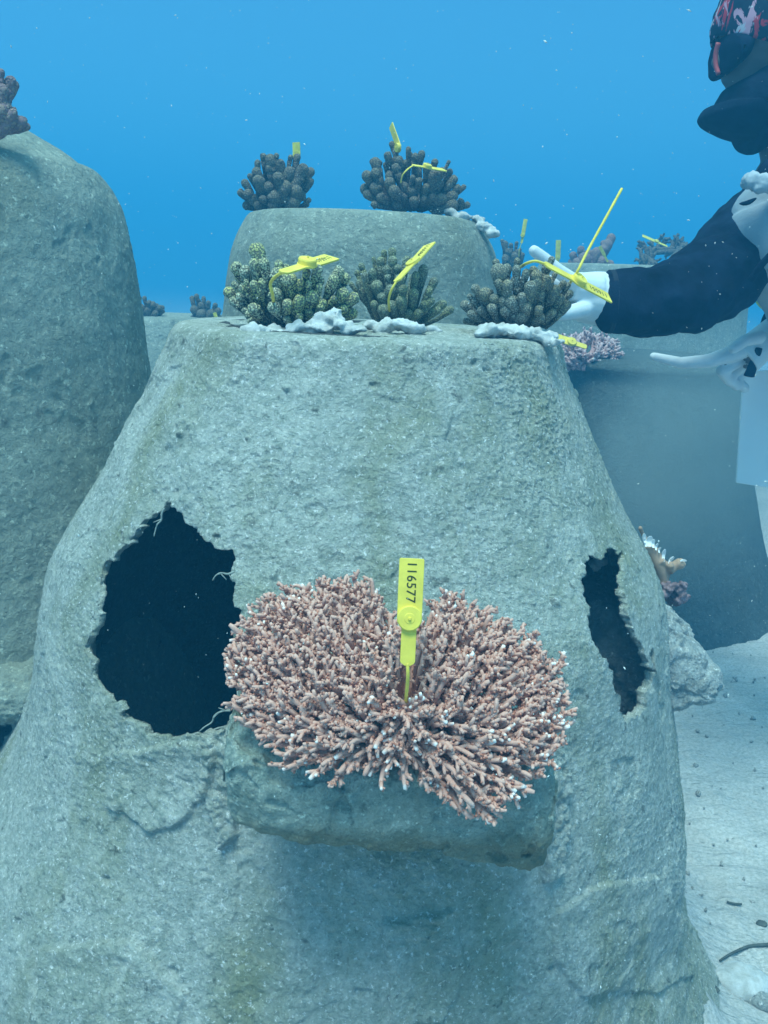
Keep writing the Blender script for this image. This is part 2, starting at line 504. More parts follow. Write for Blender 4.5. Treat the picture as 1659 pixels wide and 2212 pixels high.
    if holes:
        C = P[Fc].mean(axis=1)
        px, py = project(C)
        tt = np.arctan2(C[:, 0] - X0, -(C[:, 1] - Y0))
        jx = 34 * fbm(C + 3, 24, 3, .6); jy = 34 * fbm(C + 11, 24, 3, .6)
        keep = np.ones(len(Fc), bool)
        for poly, (ta, tb) in holes:
            keep &= ~(inpoly(px + jx, py + jy, poly) & (tt > ta) & (tt < tb))
        Fc = Fc[keep]
        used = np.zeros(len(P), bool); used[Fc.ravel()] = True
        remap = np.cumsum(used) - 1
        P = P[used]; Pin = Pin[used]; Fc = remap[Fc]; hd = hd[used]
    if thick:
        n0 = len(P)
        E = np.concatenate([Fc[:, [0, 1]], Fc[:, [1, 2]], Fc[:, [2, 3]], Fc[:, [3, 0]]])
        key = np.minimum(E[:, 0], E[:, 1]).astype(np.int64) * n0 + np.maximum(E[:, 0], E[:, 1])
        _, inv, cnt = np.unique(key, return_inverse=True, return_counts=True)
        B = E[cnt[inv] == 1]
        for _ in range(2):                    # wear the broken edge smooth
            acc = np.zeros((n0, 3)); ac2 = np.zeros((n0, 3)); ct = np.zeros(n0)
            for a_, b_ in ((0, 1), (1, 0)):
                np.add.at(acc, B[:, a_], P[B[:, b_]]); np.add.at(ac2, B[:, a_], Pin[B[:, b_]]); np.add.at(ct, B[:, a_], 1)
            k_ = ct > 0
            P[k_] = .5 * P[k_] + .5 * acc[k_] / ct[k_, None]; Pin[k_] = .5 * Pin[k_] + .5 * ac2[k_] / ct[k_, None]
        q_ = np.unique(B.ravel()); nz_ = .0035 * np.stack([fbm(P[q_], 70, 3, .7, 4), fbm(P[q_], 70, 3, .7, 24), fbm(P[q_], 70, 3, .7, 44)], -1)
        P[q_] += nz_; Pin[q_] += nz_
        # the broken edge bulges unevenly half way through the wall
        bv = np.unique(B.ravel()); mid = (P[bv] + Pin[bv]) / 2
        mid += .003 * np.stack([fbm(mid, 30, 3, .6, 2), fbm(mid, 30, 3, .6, 31), fbm(mid, 30, 3, .6, 57)], -1)
        mp = np.zeros(n0, np.int64); mp[bv] = np.arange(len(bv)) + 2 * n0
        nf = len(Fc)
        Fc = np.concatenate([Fc, Fc[:, ::-1] + n0, np.stack([B[:, 1], B[:, 0], mp[B[:, 0]], mp[B[:, 1]]], -1),
                             np.stack([mp[B[:, 1]], mp[B[:, 0]], B[:, 0] + n0, B[:, 1] + n0], -1)])
        P = np.concatenate([P, Pin, mid])
    o = mk('wall', P, Fc, mat, parent)
    if thick:
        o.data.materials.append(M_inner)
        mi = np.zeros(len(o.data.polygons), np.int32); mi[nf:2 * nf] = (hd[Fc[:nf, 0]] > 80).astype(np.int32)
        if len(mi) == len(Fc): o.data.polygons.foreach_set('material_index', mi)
    return o

def ledge(name, parent, origin, ex, et, sect, half, mat, amp=1.0, n=260, mrow=300, skew=0, p=10, seed=0, smooth_front=None, taper=0):
    """a shelf: closed cross-section (outward, up) swept sideways with rounded ends"""
    S = spline(sect + [sect[0]], n + 1)[:-1]
    cen = S.mean(axis=0)
    us = np.sin(np.linspace(-math.pi / 2, math.pi / 2, mrow)) * .9985
    sc = (1 - np.abs(us) ** p) ** (1.0 / p)
    cap = np.linspace(.001, sc[0], 26)[:-1]
    us = np.concatenate([np.full(25, -1.0), us, np.full(25, 1.0)]); sc = np.concatenate([cap, sc, cap[::-1]])
    mrow = len(us)
    O = np.asarray(origin, float); ex = np.asarray(ex, float); et = np.asarray(et, float); ez = np.array([0, 0, 1.])
    A = cen[None, None, :] + (S - cen)[None] * sc[:, None, None]
    out = A[..., 0] * (1 - taper * np.abs(us[:, None]) ** 2); up = A[..., 1]
    low = sstep(-(up - cen[1]), -.01, .03)
    up = up - skew * us[:, None] * (.35 + .65 * low)
    P = O + out[..., None] * ex + (us * half)[:, None, None] * et + up[..., None] * ez
    P = P.reshape(-1, 3)
    # normals approx
    tS = np.roll(S, -1, 0) - np.roll(S, 1, 0); tS /= np.linalg.norm(tS, axis=1)[:, None]
    nS = np.stack([tS[:, 1], -tS[:, 0]], -1)
    sgn = np.sign(((S - cen) * nS).sum()) or 1
    nS *= sgn
    N = nS[None, :, 0, None] * ex * sc[:, None, None] + nS[None, :, 1, None] * ez * sc[:, None, None] + (np.sign(us) * (1 - sc))[:, None, None] * et
    N = np.broadcast_to(N, (mrow, n, 3)).reshape(-1, 3)
    Q = P + seed
    ro = np.ones(len(P))
    if smooth_front:
        upf = (nS[None, :, 1] + np.zeros((mrow, 1))).reshape(-1)
        edge = (np.abs(us)[:, None] + np.zeros((1, n))).reshape(-1)
        ro = np.clip(sstep(upf, .0, .6) + sstep(edge, .82, .93), .42, 1)
    d = .006 * fbm(Q, 9, 3) + amp * ro * (.006 * fbm(Q, 38, 4, .65) + .006 * sstep(fbm(Q, 15, 3, .6, 4), .1, .16) - .01 * sstep(fbm(Q, 26, 3, .6, 8), .3, .42))
    P = P + N * d[:, None]
    Fc = grid_faces(mrow, n, True)
    o = mk(name, P, Fc if sgn > 0 else Fc[:, ::-1].copy(), mat, parent)
    return o

G_MOD = 'rough concrete reef modules on the sand'
X0, Y0 = -.033, 1.2
prof = [(.938, .215), (.937, .230), (.928, .242), (.90, .253), (.85, .277), (.80, .303), (.735, .338), (.68, .371), (.64, .392), (.60, .404),
        (.55, .412), (.50, .420), (.44, .434), (.38, .446), (.30, .462), (.216, .468), (.16, .486), (.09, .508), (.03, .545), (-.06, .62)]
patches = [([(1195,1960),(1290,1905),(1420,1890),(1490,2010),(1500,2110),(1400,2150),(1250,2150),(1185,2060)], .005, -.0005),
           ([(230,1625),(400,1595),(480,1600),(470,1700),(400,1775),(335,1795),(225,1735)], .006, .002),
           ([(440,1540),(520,1540),(520,1800),(480,1840),(448,1720)], .010, .007),
           ([(1165,1600),(1225,1620),(1222,1880),(1165,1905)], .010, .007),
           ([(640,1000),(760,985),(900,960),(1040,985),(1130,1050),(1200,1180),(1100,1260),(700,1260),(520,1180),(560,1060)], .0006, .0012),
           ([(820,1985),(980,1960),(1010,2080),(960,2212),(840,2212)], .006, .003), ([(90,2040),(300,2020),(400,2150),(380,2300),(60,2300)], .006, .002)]
main = empty('reef_module', (X0, Y0, 0), 'large hollow concrete mound in the foreground carrying the pink branching coral on its ledge', 'reef module', G_MOD)
holeL = [(355, 1088), (405, 1128), (440, 1162), (498, 1200), (505, 1290), (500, 1400), (497, 1520), (488, 1568), (420, 1588), (335, 1595), (270, 1545), (203, 1465), (196, 1400), (210, 1310), (236, 1220), (285, 1152)]
holeR = [(1268, 1195), (1335, 1192), (1352, 1260), (1364, 1330), (1392, 1400), (1410, 1470), (1405, 1540), (1372, 1552), (1345, 1515), (1310, 1435), (1284, 1345), (1256, 1262)]
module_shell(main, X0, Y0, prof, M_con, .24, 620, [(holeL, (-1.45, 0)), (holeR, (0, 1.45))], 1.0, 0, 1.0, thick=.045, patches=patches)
# front ledge
lc = at(840, 1700, .70)
sect = [(-.10, .040), (-.02, .030), (.03, .022), (.052, .010), (.058, -.008), (.056, -.030), (.050, -.054), (.040, -.066), (-.01, -.062), (-.06, -.066), (-.12, -.08), (-.14, 0)]
lg = ledge('ledge', main, (lc[0], .70, .618), (0, -1, 0), (1, 0, 0), sect, .132, M_form, 1.0, skew=.016, seed=2.2, smooth_front=True, taper=.12)
# right ledge: rough rubble on a formed underside
a = math.radians(84)
exr = np.array([math.sin(a), -math.cos(a), 0]); etr = np.array([math.cos(a), math.sin(a), 0])
c0 = np.array([X0, Y0, 0]) + exr * .385
sectr = [(-.08, .115), (.0, .085), (.05, .052), (.088, .008), (.102, -.026), (.088, -.042), (.04, -.062), (-.02, -.080), (-.08, -.09), (-.1, 0)]
lr = ledge('ledge', main, (c0[0], c0[1], .524), exr, etr, [(a_ * .95, b_ * .8) for a_, b_ in sectr], .082, M_rub, 1.1, 160, 180, seed=9.1, p=5)
lr['label'] = 'rubbly pale ledge on the right side'
# strands of old net and roots round the broken openings
random.seed(4)
def strand(px, py, Y, n, ln, ang):
    mb = MB()
    p = at(px, py, Y); pts = [p]
    for k in range(n):
        ang += random.uniform(-.7, .7)
        st = ln / n
        p = p + np.array([math.cos(ang) * st, random.uniform(-.3, .3) * st, math.sin(ang) * st]); pts.append(p)
    pts = spline(pts, n * 4)
    mb.tube(pts, [.0010 * (1 - .6 * i / len(pts)) + .0003 * random.random() for i in range(len(pts))], 5)
    for _ in range(2):
        q = pts[random.randrange(2, len(pts) - 2)]
        a2 = ang + random.uniform(-1.5, 1.5)
        mb.tube([q, q + .008 * np.array([math.cos(a2), -.3, math.sin(a2)])], [.0007, .0004], 5)
    mb.build('strand', M_strand, main)
for (px, py, an) in [(245, 1525, -.6), (285, 1560, -.5), (330, 1590, .2), (455, 1580, .4), (505, 1235, 3.0), (498, 1535, 2.9), (355, 1098, -1.5)]:
    u = abs(px - 757) / 695.
    Yh = Y0 - .42 * math.sqrt(max(0, 1 - min(.98, u * 1.02) ** 2)) - .004
    strand(px, py, Yh, random.choice((4, 5, 6)), random.uniform(.016, .04), an)

mb = MB(); rnd = random.Random(3)
for it_ in [(1388, 1425, 15), (1392, 1450, 17), (1380, 1470, 14), (1395, 1485, 17), (1383, 1510, 17), (1370, 1530, 15), (1392, 1535, 15), None, (1290, 1222, 13), (1300, 1212, 12), None]:
    if it_ is None:
        ro = mb.build('rubble', M_rub, main); mb = MB()
        md = ro.modifiers.new('fuse', 'REMESH'); md.mode = 'VOXEL'; md.voxel_size = .0016; md.use_smooth_shade = True
        tx = bpy.data.textures.new('rubble_noise', 'CLOUDS'); tx.noise_scale = .010; tx.noise_depth = 3
        dm = ro.modifiers.new('crumple', 'DISPLACE'); dm.texture = tx; dm.strength = .012; dm.mid_level = .5; dm.texture_coords = 'LOCAL'
        continue
    x, y, r = it_
    p = at(x, y, 1.10 if y > 1300 else 1.06); mb.capsule(p, p + np.array([rnd.uniform(-.006, .006), .012, .002]), r * 1.1 / PF, r * .9 / PF, 14)

def module_at(X, Y, prof, mat, label, seed, flare=0, dome_top=0, dth=1.0, nrow=220, holes=(), amp=.9, thick=0):
    e = empty('reef_module', (X, Y, 0), label, 'reef module', G_MOD)
    module_shell(e, X, Y, prof, mat, dth, nrow, holes, amp, seed, flare, dome_top, thick)
    return e
holeA = [(-260, 1585), (-60, 1560), (52, 1572), (60, 1680), (30, 1790), (-260, 1800)]
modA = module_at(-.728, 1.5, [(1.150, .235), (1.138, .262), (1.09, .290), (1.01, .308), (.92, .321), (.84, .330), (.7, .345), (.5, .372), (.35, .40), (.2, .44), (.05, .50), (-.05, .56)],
          M_con2, 'tall pitted grey concrete mound cut off by the left edge, blunt corals on its crown', 4, dome_top=.085, dth=.35, nrow=430, amp=.75, holes=[(holeA, (-1.5, 1.5))], thick=.05)
mb = at(-40, 1520, 1.12)
la = ledge('ledge', modA, (mb[0] - .02, 1.16, mb[2] + .0), (0, -1, 0), (1, 0, 0), [(-.1, .03), (0, .026), (.04, .012), (.05, -.01), (.03, -.03), (0, -.04), (-.1, -.04)], .16, M_con2, 1.6, 90, 160, seed=5)
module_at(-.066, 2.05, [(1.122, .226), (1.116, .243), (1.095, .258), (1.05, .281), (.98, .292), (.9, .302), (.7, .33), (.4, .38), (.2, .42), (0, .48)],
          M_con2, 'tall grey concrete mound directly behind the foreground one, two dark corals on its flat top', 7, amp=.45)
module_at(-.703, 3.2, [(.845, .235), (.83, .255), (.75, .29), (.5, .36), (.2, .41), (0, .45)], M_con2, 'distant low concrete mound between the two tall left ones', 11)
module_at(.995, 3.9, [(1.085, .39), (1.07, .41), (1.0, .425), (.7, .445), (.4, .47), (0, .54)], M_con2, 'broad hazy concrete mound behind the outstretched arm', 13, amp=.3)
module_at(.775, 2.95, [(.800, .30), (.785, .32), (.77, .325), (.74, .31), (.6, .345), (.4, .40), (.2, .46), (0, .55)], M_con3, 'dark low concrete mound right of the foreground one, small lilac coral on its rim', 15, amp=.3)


# ------------------------------------------------------------------ corals
def rs_(rnd): return np.array([rnd.gauss(0, 1), rnd.gauss(0, 1), 0])
def lobe_coral(name, root, lobes, cx, cy, R, Y, mat, label, group, voxel=.0024, zx=1, ox=0, oy=0, extra=0, seed=0, depth=.8, cat='coral'):
    """lobes: (x, y, r) in zoomed picture units -> converted; stubby fingers fused into one colony"""
    rnd = random.Random(seed)
    mb = MB()
    rootp = at(*root, Y)
    px2m = lambda Yd: Yd * 1.0 / PF
    Rm = R * zx * px2m(Y)
    pts = []
    for l in lobes:
        x = l[0] * zx + ox; y = l[1] * zx + oy; r = l[2] * zx * px2m(Y) * rnd.choice((.82, .92, 1.0, 1.08))
        q = ((x - cx) ** 2 + (y - cy) ** 2) ** .5 / (R * zx)
        dy = -depth * Rm * math.sqrt(max(0, 1 - min(1, q) ** 2)) + rnd.uniform(-.1, .1) * Rm
        pts.append((at(x, y, Y + dy), r))
    base = list(pts)
    for k in range(extra):                                   # the far side of the colony
        p, r = rnd.choice(base)
        c = at(cx, cy, Y)
        v = p - c
        pts.append((c + np.array([v[0] * rnd.uniform(.6, .95), abs(v[1]) * rnd.uniform(.6, 1) + .01, v[2] * rnd.uniform(.6, .95)]), r))
    for p, r in pts:
        L0 = np.linalg.norm(p - rootp)
        rp = rootp + (p - rootp) * np.array([.42, .42, 0]) + rs_(rnd) * .1 * L0
        j = rp + (p - rp) * rnd.uniform(.42, .55) + np.array([0, 0, -.06 * L0])
        mb.tube(list(spline([rp, j, p - (p - j) / (np.linalg.norm(p - j) + 1e-6) * r * .9], 7)), [r * .7, r * .6, r * .52, r * .48, r * .52, r * .64, r * .8], 12, [0, 0, .05, .1, .2, .35, .5])
        u_ = p - j; u_ /= np.linalg.norm(u_) + 1e-6
        ln_ = rnd.uniform(.7, 2.4)
        a0_ = p - u_ * r * ln_; a1_ = p + u_ * r * .12
        mb.capsule(a0_, a1_, r * rnd.uniform(.62, .8), r * rnd.uniform(.8, .9), 16, .75)
        V_ = mb.V[-1]; mb.V[-1] = V_ + (V_ - p) * (.16 * fbm(V_, .55 / r, 2))[:, None]
        mb.A[-1] = np.clip(.55 + ((V_ - a0_) @ u_) / (r * 2.2), 0, 1)
        if r > .008:
            for _ in range(2):
                o_ = np.array([rnd.gauss(0, 1), rnd.gauss(0, .7), rnd.gauss(.4, 1)]); o_ /= np.linalg.norm(o_)
                mb.capsule(p, p + o_ * r * .5, r * .62, r * .52, 12, .8)
    o = mb.build(name, mat, origin=rootp, attr=True)
    props(o, label, cat, group)
    return o
G_FIN = 'stubby finger corals fixed on the tops of the concrete mounds'
Z3 = dict(zx=.3229, ox=466.6, oy=483.9)
Z4 = dict(zx=.2396, ox=950.5, oy=362.9)
Z8 = dict(zx=.3542, ox=483.9, oy=250.6)
c1l = [(275,185,60),(255,270,50),(140,300,45),(200,325,42),(325,270,42),(330,330,40),(420,275,33),(470,290,28),(420,345,62),(490,380,62),(560,405,45),(200,390,26),(185,430,46),(90,460,38),
       (120,520,32),(165,490,40),(125,405,22),(255,410,35),(315,395,40),(290,450,45),(605,330,30),(620,400,30),(680,310,38),(695,385,34),(820,330,44),(785,375,45),(865,365,34),(845,470,44),(785,500,32),
       (915,500,44),(940,515,20),(255,570,46),(195,580,28),(390,560,44),(240,650,38),(225,610,35),(640,490,46),(710,530,38),(620,590,35),(700,560,34),(900,600,48),(850,570,35),(475,640,30),(480,540,50),(560,520,50),(560,620,32),(690,425,36),(400,470,50),(640,620,30)]
lobe_coral('finger_coral', (625, 695), c1l, 632, 632, 430, 1.13, M_lobe1, 'boldly dotted dark olive finger coral with yellowish tips, left end of the row', G_FIN, .0021, extra=4, seed=1, depth=.75, **Z3)
c2l = [(975,285,32),(945,330,22),(1000,350,28),(1055,235,18),(1100,250,34),(1125,195,22),(1180,188,30),(1180,250,32),(1275,245,40),(1385,312,40),(1215,300,30),(1145,305,28),(1150,360,28),(1335,350,34),(1045,330,36),
       (905,405,22),(960,400,30),(1005,405,32),(1080,420,42),(1110,495,36),(1060,540,30),(1250,440,32),(1320,470,38),(1430,520,32),(1455,390,36),(1425,450,28),(1510,540,36),(1562,575,28),(1480,580,25),(1350,600,32),
       (1290,600,34),(1400,570,30),(1180,550,40),(1120,580,40),(1230,380,40),(1240,520,45),(1170,450,45),(1390,540,35),(1450,590,25)]
lobe_coral('finger_coral', (860, 700), c2l, 862, 640, 330, 1.19, M_lobe2, 'loosely branched green-grey finger coral in the middle of the row of three', G_FIN, .0021, extra=4, seed=2, depth=.8, **Z3)
c3l = [(505,855,38),(530,950,90),(600,920,50),(695,840,40),(690,920,42),(775,950,44),(840,920,34),(865,980,58),(870,1040,55),(1005,830,38),(960,900,46),(1035,965,33),(610,1060,66),(680,1020,66),(320,1090,48),(415,1140,62),
       (270,1160,28),(230,1240,48),(310,1200,48),(285,1320,56),(240,1380,33),(380,1290,48),(490,1180,48),(560,1200,40),(640,1210,60),(590,1290,56),(800,1180,40),(780,1260,66),(740,1340,62),(980,1040,62),(1030,1110,66),
       (960,1010,45),(1080,1180,56),(1135,1240,48),(1110,1040,38),(1150,1060,34),(1165,1140,36),(890,1280,56),(900,1350,58),(1010,1310,48),(740,1170,50),(1075,1330,34),(530,1040,50),(900,1150,70),(820,1080,60),(470,1270,50),(660,1330,45)]
lobe_coral('finger_coral', (1118, 700), c3l, 1118, 628, 520, 1.15, M_lobe3, 'fat knobbly brown finger coral at the right end of the row, beside the gloved hand', G_FIN, .0021, extra=4, seed=3, depth=.8, **Z4)
b1l = [(240,250,25),(285,270,35),(320,245,22),(205,290,20),(345,300,35),(405,255,22),(445,255,25),(200,350,35),(160,370,20),(280,325,35),(400,350,42),(330,380,40),(270,440,35),(210,400,40),(130,410,25),(105,470,28),(150,480,30),
       (480,330,40),(525,345,28),(520,405,30),(460,380,35),(370,440,45),(440,460,40),(180,510,35),(240,510,35),(310,500,45),(375,510,28),(140,545,28),(470,490,35),(515,515,20),(500,540,22),(420,530,40),(300,545,40),(210,545,30)]
lobe_coral('finger_coral', (598, 448), b1l, 598, 392, 240, 2.03, M_lobeb, 'dark round bushy finger coral on the left of the mound directly behind', G_FIN, .0035, extra=4, seed=4, depth=.6, **Z8)
b2l = [(1025,175,22),(1045,225,26),(1070,275,30),(1125,205,20),(1130,240,20),(1205,235,22),(1165,250,25),(1000,245,28),(1020,275,25),(925,290,35),(925,350,40),(875,370,35),(985,300,22),(1050,320,35),(1110,290,25),(1185,340,25),
       (1240,320,30),(1285,285,25),(1370,282,15),(1375,345,25),(1330,340,25),(1400,390,30),(1460,435,20),(1420,440,25),(1010,370,40),(1010,410,35),(865,450,38),(930,440,40),(880,480,35),(1040,460,45),(1100,430,35),(1150,460,35),
       (1230,440,35),(1280,370,40),(1310,420,40),(1390,490,40),(1480,545,25),(1440,530,30),(1320,510,35),(1270,500,35),(1220,510,30),(1160,520,40),(1090,500,30),(960,500,40),(920,540,30),(1060,540,35),(1390,545,40),(1150,380,25),(1190,400,25)]
lobe_coral('finger_coral', (895, 450), b2l, 893, 400, 330, 2.0, M_lobeb, 'spreading dark finger coral on the right of the mound behind, two tags in it', G_FIN, .0035, extra=4, seed=5, depth=.5, **Z8)
al = [(-20,300,26),(5,315,16),(45,358,30),(65,372,18),(10,395,28),(-40,360,40),(-30,440,40),(10,480,42),(55,492,26),(60,475,12),(88,528,36),(112,548,20),(40,520,34),(-60,520,50),(-110,420,50),(-120,340,36)]
lobe_coral('finger_coral', (-30, 285), al, -40, 225, 200, 1.33, M_lobep, 'blunt mauve-brown coral at the top left corner on the tall left mound', G_FIN, .003, extra=4, seed=6, depth=.3, zx=.5, ox=0, oy=0)
cl = [(1540,640,45),(1500,700,55),(1470,740,55),(1270,740,45),(1200,790,46),(1400,770,55),(1300,830,65),(1450,850,65),(1530,870,40),(1180,850,36),(1370,860,60),(1245,860,50)]
lobe_coral('finger_coral', (1275, 590), cl, 1275, 560, 200, 3.75, M_lobep, 'hazy purplish knobbly coral on the broad mound behind the long yellow strap', G_FIN, .006, extra=4, seed=7, depth=.5, **Z4)
cl = [(590,680,28),(560,660,18),(640,700,30),(690,680,22),(620,760,40),(700,760,36),(670,800,40),(740,790,30),(600,820,45),(720,740,20),(660,850,50)]
lobe_coral('finger_coral', (1105, 575), cl, 1108, 545, 110, 3.3, M_lobeb, 'small faint coral beside the right shoulder of the mound behind, upright thin tag in it', G_FIN, .006, extra=4, seed=8, depth=.5, **Z4)
el = [(830,1290,12),(850,1280,12),(880,1290,14),(870,1320,16),(900,1310,14),(930,1320,16),(940,1345,18),(840,1340,20),(870,1360,24),(910,1355,22),(950,1375,16),(835,1375,18),(890,1385,24)]
lobe_coral('finger_coral', (440, 697), el, 441, 672, 66, 3.15, M_lobeb, 'tiny faded coral on the distant mound, left of the mound behind', G_FIN, .006, extra=3, seed=9, depth=.5, zx=.5, ox=0, oy=0)
el = [(625,1290,14),(645,1310,16),(660,1320,16),(690,1330,14),(700,1345,12),(640,1345,20),(670,1355,16),(610,1330,20)]
lobe_coral('finger_coral', (322, 686), el, 325, 668, 50, 3.1, M_lobeb, 'tiny faded coral just peeping out beside the tall left mound', G_FIN, .006, extra=3, seed=10, depth=.5, zx=.5, ox=0, oy=0)

def table_coral(name, rootpx, Y, outline, tilt, sp, label, group, mat, rb=.0023, nprim=34, bulge=.045, seed=0, cor=14, lift=.03, minY=None):
    rnd = random.Random(seed); rs = np.random.RandomState(seed)
    O = at(*rootpx, Y)
    n = np.array([0, -math.sin(tilt), math.cos(tilt)])
    def onplane(x, y):
        d = ray(x, y); o = np.array([0, 0, CZ]); t = ((O - o) @ n) / (d @ n)
        return o + d * t
    xs_ = [p[0] for p in outline]; ys_ = [p[1] for p in outline]
    pts = []
    tries = 0
    while tries < 30000:
        tries += 1
        x = rnd.uniform(min(xs_), max(xs_)); y = rnd.uniform(min(ys_), max(ys_))
        if not inpoly(np.array([x]), np.array([y]), outline)[0]: continue
        if ((x - rootpx[0]) / (2.8 * sp)) ** 2 + ((y - rootpx[1] + 2.0 * sp) / (3.0 * sp)) ** 2 < 1: continue
        s2 = sp * (1 + .45 * max(0, min(1, (y - rootpx[1] - 3 * sp) / (6 * sp))))
        if all((x - a) ** 2 + ((y - b_) * 1.1) ** 2 > s2 * s2 for a, b_ in pts): pts.append((x, y))
    # rim points follow the outline itself
    P = [onplane(*p) for p in pts]
    Rm = max(np.linalg.norm(p - O) for p in P)
    e1 = np.array([1., 0, 0]); e2 = np.cross(n, e1)
    nodes = []                        # (pos, radius from centre, dir)
    rimP = [onplane(*p) for p in outline]
    ang = [math.atan2((p - O) @ e2, (p - O) @ e1) for p in rimP]; rad = [np.linalg.norm(p - O) for p in rimP]
    order = sorted(range(len(ang)), key=lambda k: ang[k])
    aa = np.array([ang[k] for k in order]); ra = np.array([rad[k] for k in order])
    aa = np.concatenate([aa - 2 * math.pi, aa, aa + 2 * math.pi]); ra = np.tile(ra, 3)
    rim = lambda q: float(np.interp(q, aa, ra))
    mb = MB()
    low = -n * lift
    def corallites(pl, rl, count, dens=1.0):
        for k in range(count):
            u = rnd.uniform(.12, .93); i = min(int(u * (len(pl) - 1)), len(pl) - 2); w = u * (len(pl) - 1) - i
            c = pl[i] * (1 - w) + pl[i + 1] * w; r = rl[i] * (1 - w) + rl[i + 1] * w
            t = pl[i + 1] - pl[i]; t /= np.linalg.norm(t) + 1e-9
            v = rs.normal(size=3); v -= t * (v @ t); v /= np.linalg.norm(v)
            d = v * .9 + t * .55; d /= np.linalg.norm(d)
            h = rnd.uniform(.9, 1.6) * rb * .75; q = rb * rnd.uniform(.34, .48)
            b0 = c + v * r * .75
            mb.tube([b0, b0 + d * h * .55, b0 + d * h], [q * 1.15, q, q * .7], 5, [.48, .36, rnd.choice((.0, .05, .12, .45))])
    for k in range(nprim):
        q = -math.pi + 2 * math.pi * (k + rnd.uniform(-.25, .25)) / nprim
        Lr = rim(q) * .80
        dr = e1 * math.cos(q) + e2 * math.sin(q)
        pl = [O + low * .9]
        for u in (.2, .4, .6, .8, 1.0):
            pl.append(O + low * (1 - u * .75) + dr * Lr * u + n * bulge * .3 * (1 - u * u) * u + rs.normal(size=3) * .0015)
        pl = list(spline(pl, 12))
        rl = [rb * (2.3 - 1.35 * i / 11) for i in range(12)]
        mb.tube(pl, rl, 8, [.42] * 12)
        corallites(pl, rl, int(cor * 2.2))
        for i, p in enumerate(pl): nodes.append((p, np.linalg.norm(p - O)))
    NP = np.array([a[0] for a in nodes]); NR = np.array([a[1] for a in nodes])
    sil = []
    for (x, y), p in zip(pts, P):
        v = p - O; rr = np.linalg.norm(v); q = math.atan2(v @ e2, v @ e1); rho = rr / (rim(q) + 1e-6)
        tip = p + n * bulge * (1 - rho ** 2) * rnd.uniform(.45, 1.0) + rs.normal(size=3) * .002
        rd = v / (rr + 1e-6)
        lowside = max(0, -(rd @ e2))
        g_ = np.array([0, -.3, 1]) * (.8 - .7 * lowside * min(1, rho * 1.3)) + rd * (.25 + rho) * (.8 + .5 * lowside) + rs.normal(size=3) * .13
        g_ /= np.linalg.norm(g_)
        ln0 = rnd.uniform(.011, .019) * (1 + .5 * lowside * rho) * rb / .0021
        st0 = tip - g_ * ln0
        want = max(0, rr - (.010 + .02 * rho) * rnd.uniform(.7, 1.2) - ln0 * .6)
        tgt = O + rd * want + low * (1 - .75 * want / Rm)
        j = int(np.argmin(((NP - tgt) ** 2).sum(1)))
        st = NP[j]
        k = 8
        pl = list(spline([st, st * .4 + st0 * .6 - n * .002, st0, st0 * .45 + tip * .55 + rs.normal(size=3) * .0012 * rb / .0025, tip], k + 1))[0:]
        k = len(pl)
        r0 = rb * rnd.uniform(.95, 1.25); rl = [r0 * (1 - .22 * i / (k - 1)) for i in range(k - 1)] + [r0 * .55]
        white = rnd.random() < .02 + .14 * (y > rootpx[1]) + .14 * (rho > .88)
        tn = [.36, .40, .44, .48, .52, .56, .60, .68 if white else .60, 1.0 if white else .66]
        mb.tube(pl, rl, 7, tn)
        corallites(pl, rl, cor)
        for _ in range(rnd.choice((4, 5, 5, 6))):                # short side twigs
            i = rnd.randrange(3, 8); t = pl[i + 1] - pl[i]; t /= np.linalg.norm(t)
            s_ = rs.normal(size=3); s_ -= t * (s_ @ t); s_ /= np.linalg.norm(s_)
            d = t * .75 + s_ * .75; d /= np.linalg.norm(d); ln = rnd.uniform(.005, .0105) * rb / .0022
            q_ = [pl[i], pl[i] + d * ln * .6, pl[i] + d * ln]
            mb.tube(q_, [rb * .8, rb * .74, rb * .5], 6, [.5, .60, .95 if white else .66])
            corallites(q_, [rb * .7] * 3, 2)
    # the encrusting foot
    mb.capsule(O + low * .9, O + low * 1.3 + np.array([0, .004, 0]), min(rb * 7, .014), min(rb * 8, .016), 16, .3)
    o = mb.build(name, mat, origin=O, attr=True)
    props(o, label, 'coral', group)
    return o
OUT = [(482,1440),(497,1355),(540,1305),(600,1275),(640,1268),(690,1250),(740,1245),(800,1252),(840,1275),(858,1330),(866,1450),(900,1450),(914,1340),(935,1288),(960,1272),(1040,1298),(1110,1345),(1160,1370),(1210,1430),(1230,1500),
       (1228,1570),(1215,1640),(1195,1680),(1180,1700),(1140,1730),(1075,1785),(1040,1785),(985,1745),(945,1725),(900,1690),(850,1712),(800,1690),(740,1690),(695,1705),(640,1670),(600,1668),(565,1600),(508,1530)]
table_coral('branching_coral', (878, 1525), .662, OUT, math.radians(46), 16.3, 'wide pink branching coral with whitish tips on the foreground ledge', None, M_table, minY=None, seed=3, cor=14, rb=.0022, lift=.030)
mini = [(1192,772),(1197,735),(1230,725),(1265,716),(1300,722),(1335,738),(1350,765),(1330,782),(1270,790),(1215,792)]
table_coral('branching_coral', (1268, 780), 2.72, mini, math.radians(35), 9, 'small lilac spiky coral on the dark low mound right of centre', None, M_tablef, rb=.0052, nprim=12, bulge=.06, seed=5, cor=2, lift=.02)
mini2 = [(1385,570),(1380,540),(1395,520),(1425,512),(1455,512),(1488,525),(1495,545),(1490,575),(1440,585)]
table_coral('branching_coral', (1435, 580), 3.75, mini2, math.radians(20), 13, 'faint spiky grey coral showing just above the bent black elbow', None, M_lobeb, rb=.009, nprim=9, bulge=.03, seed=6, cor=0, lift=.02)

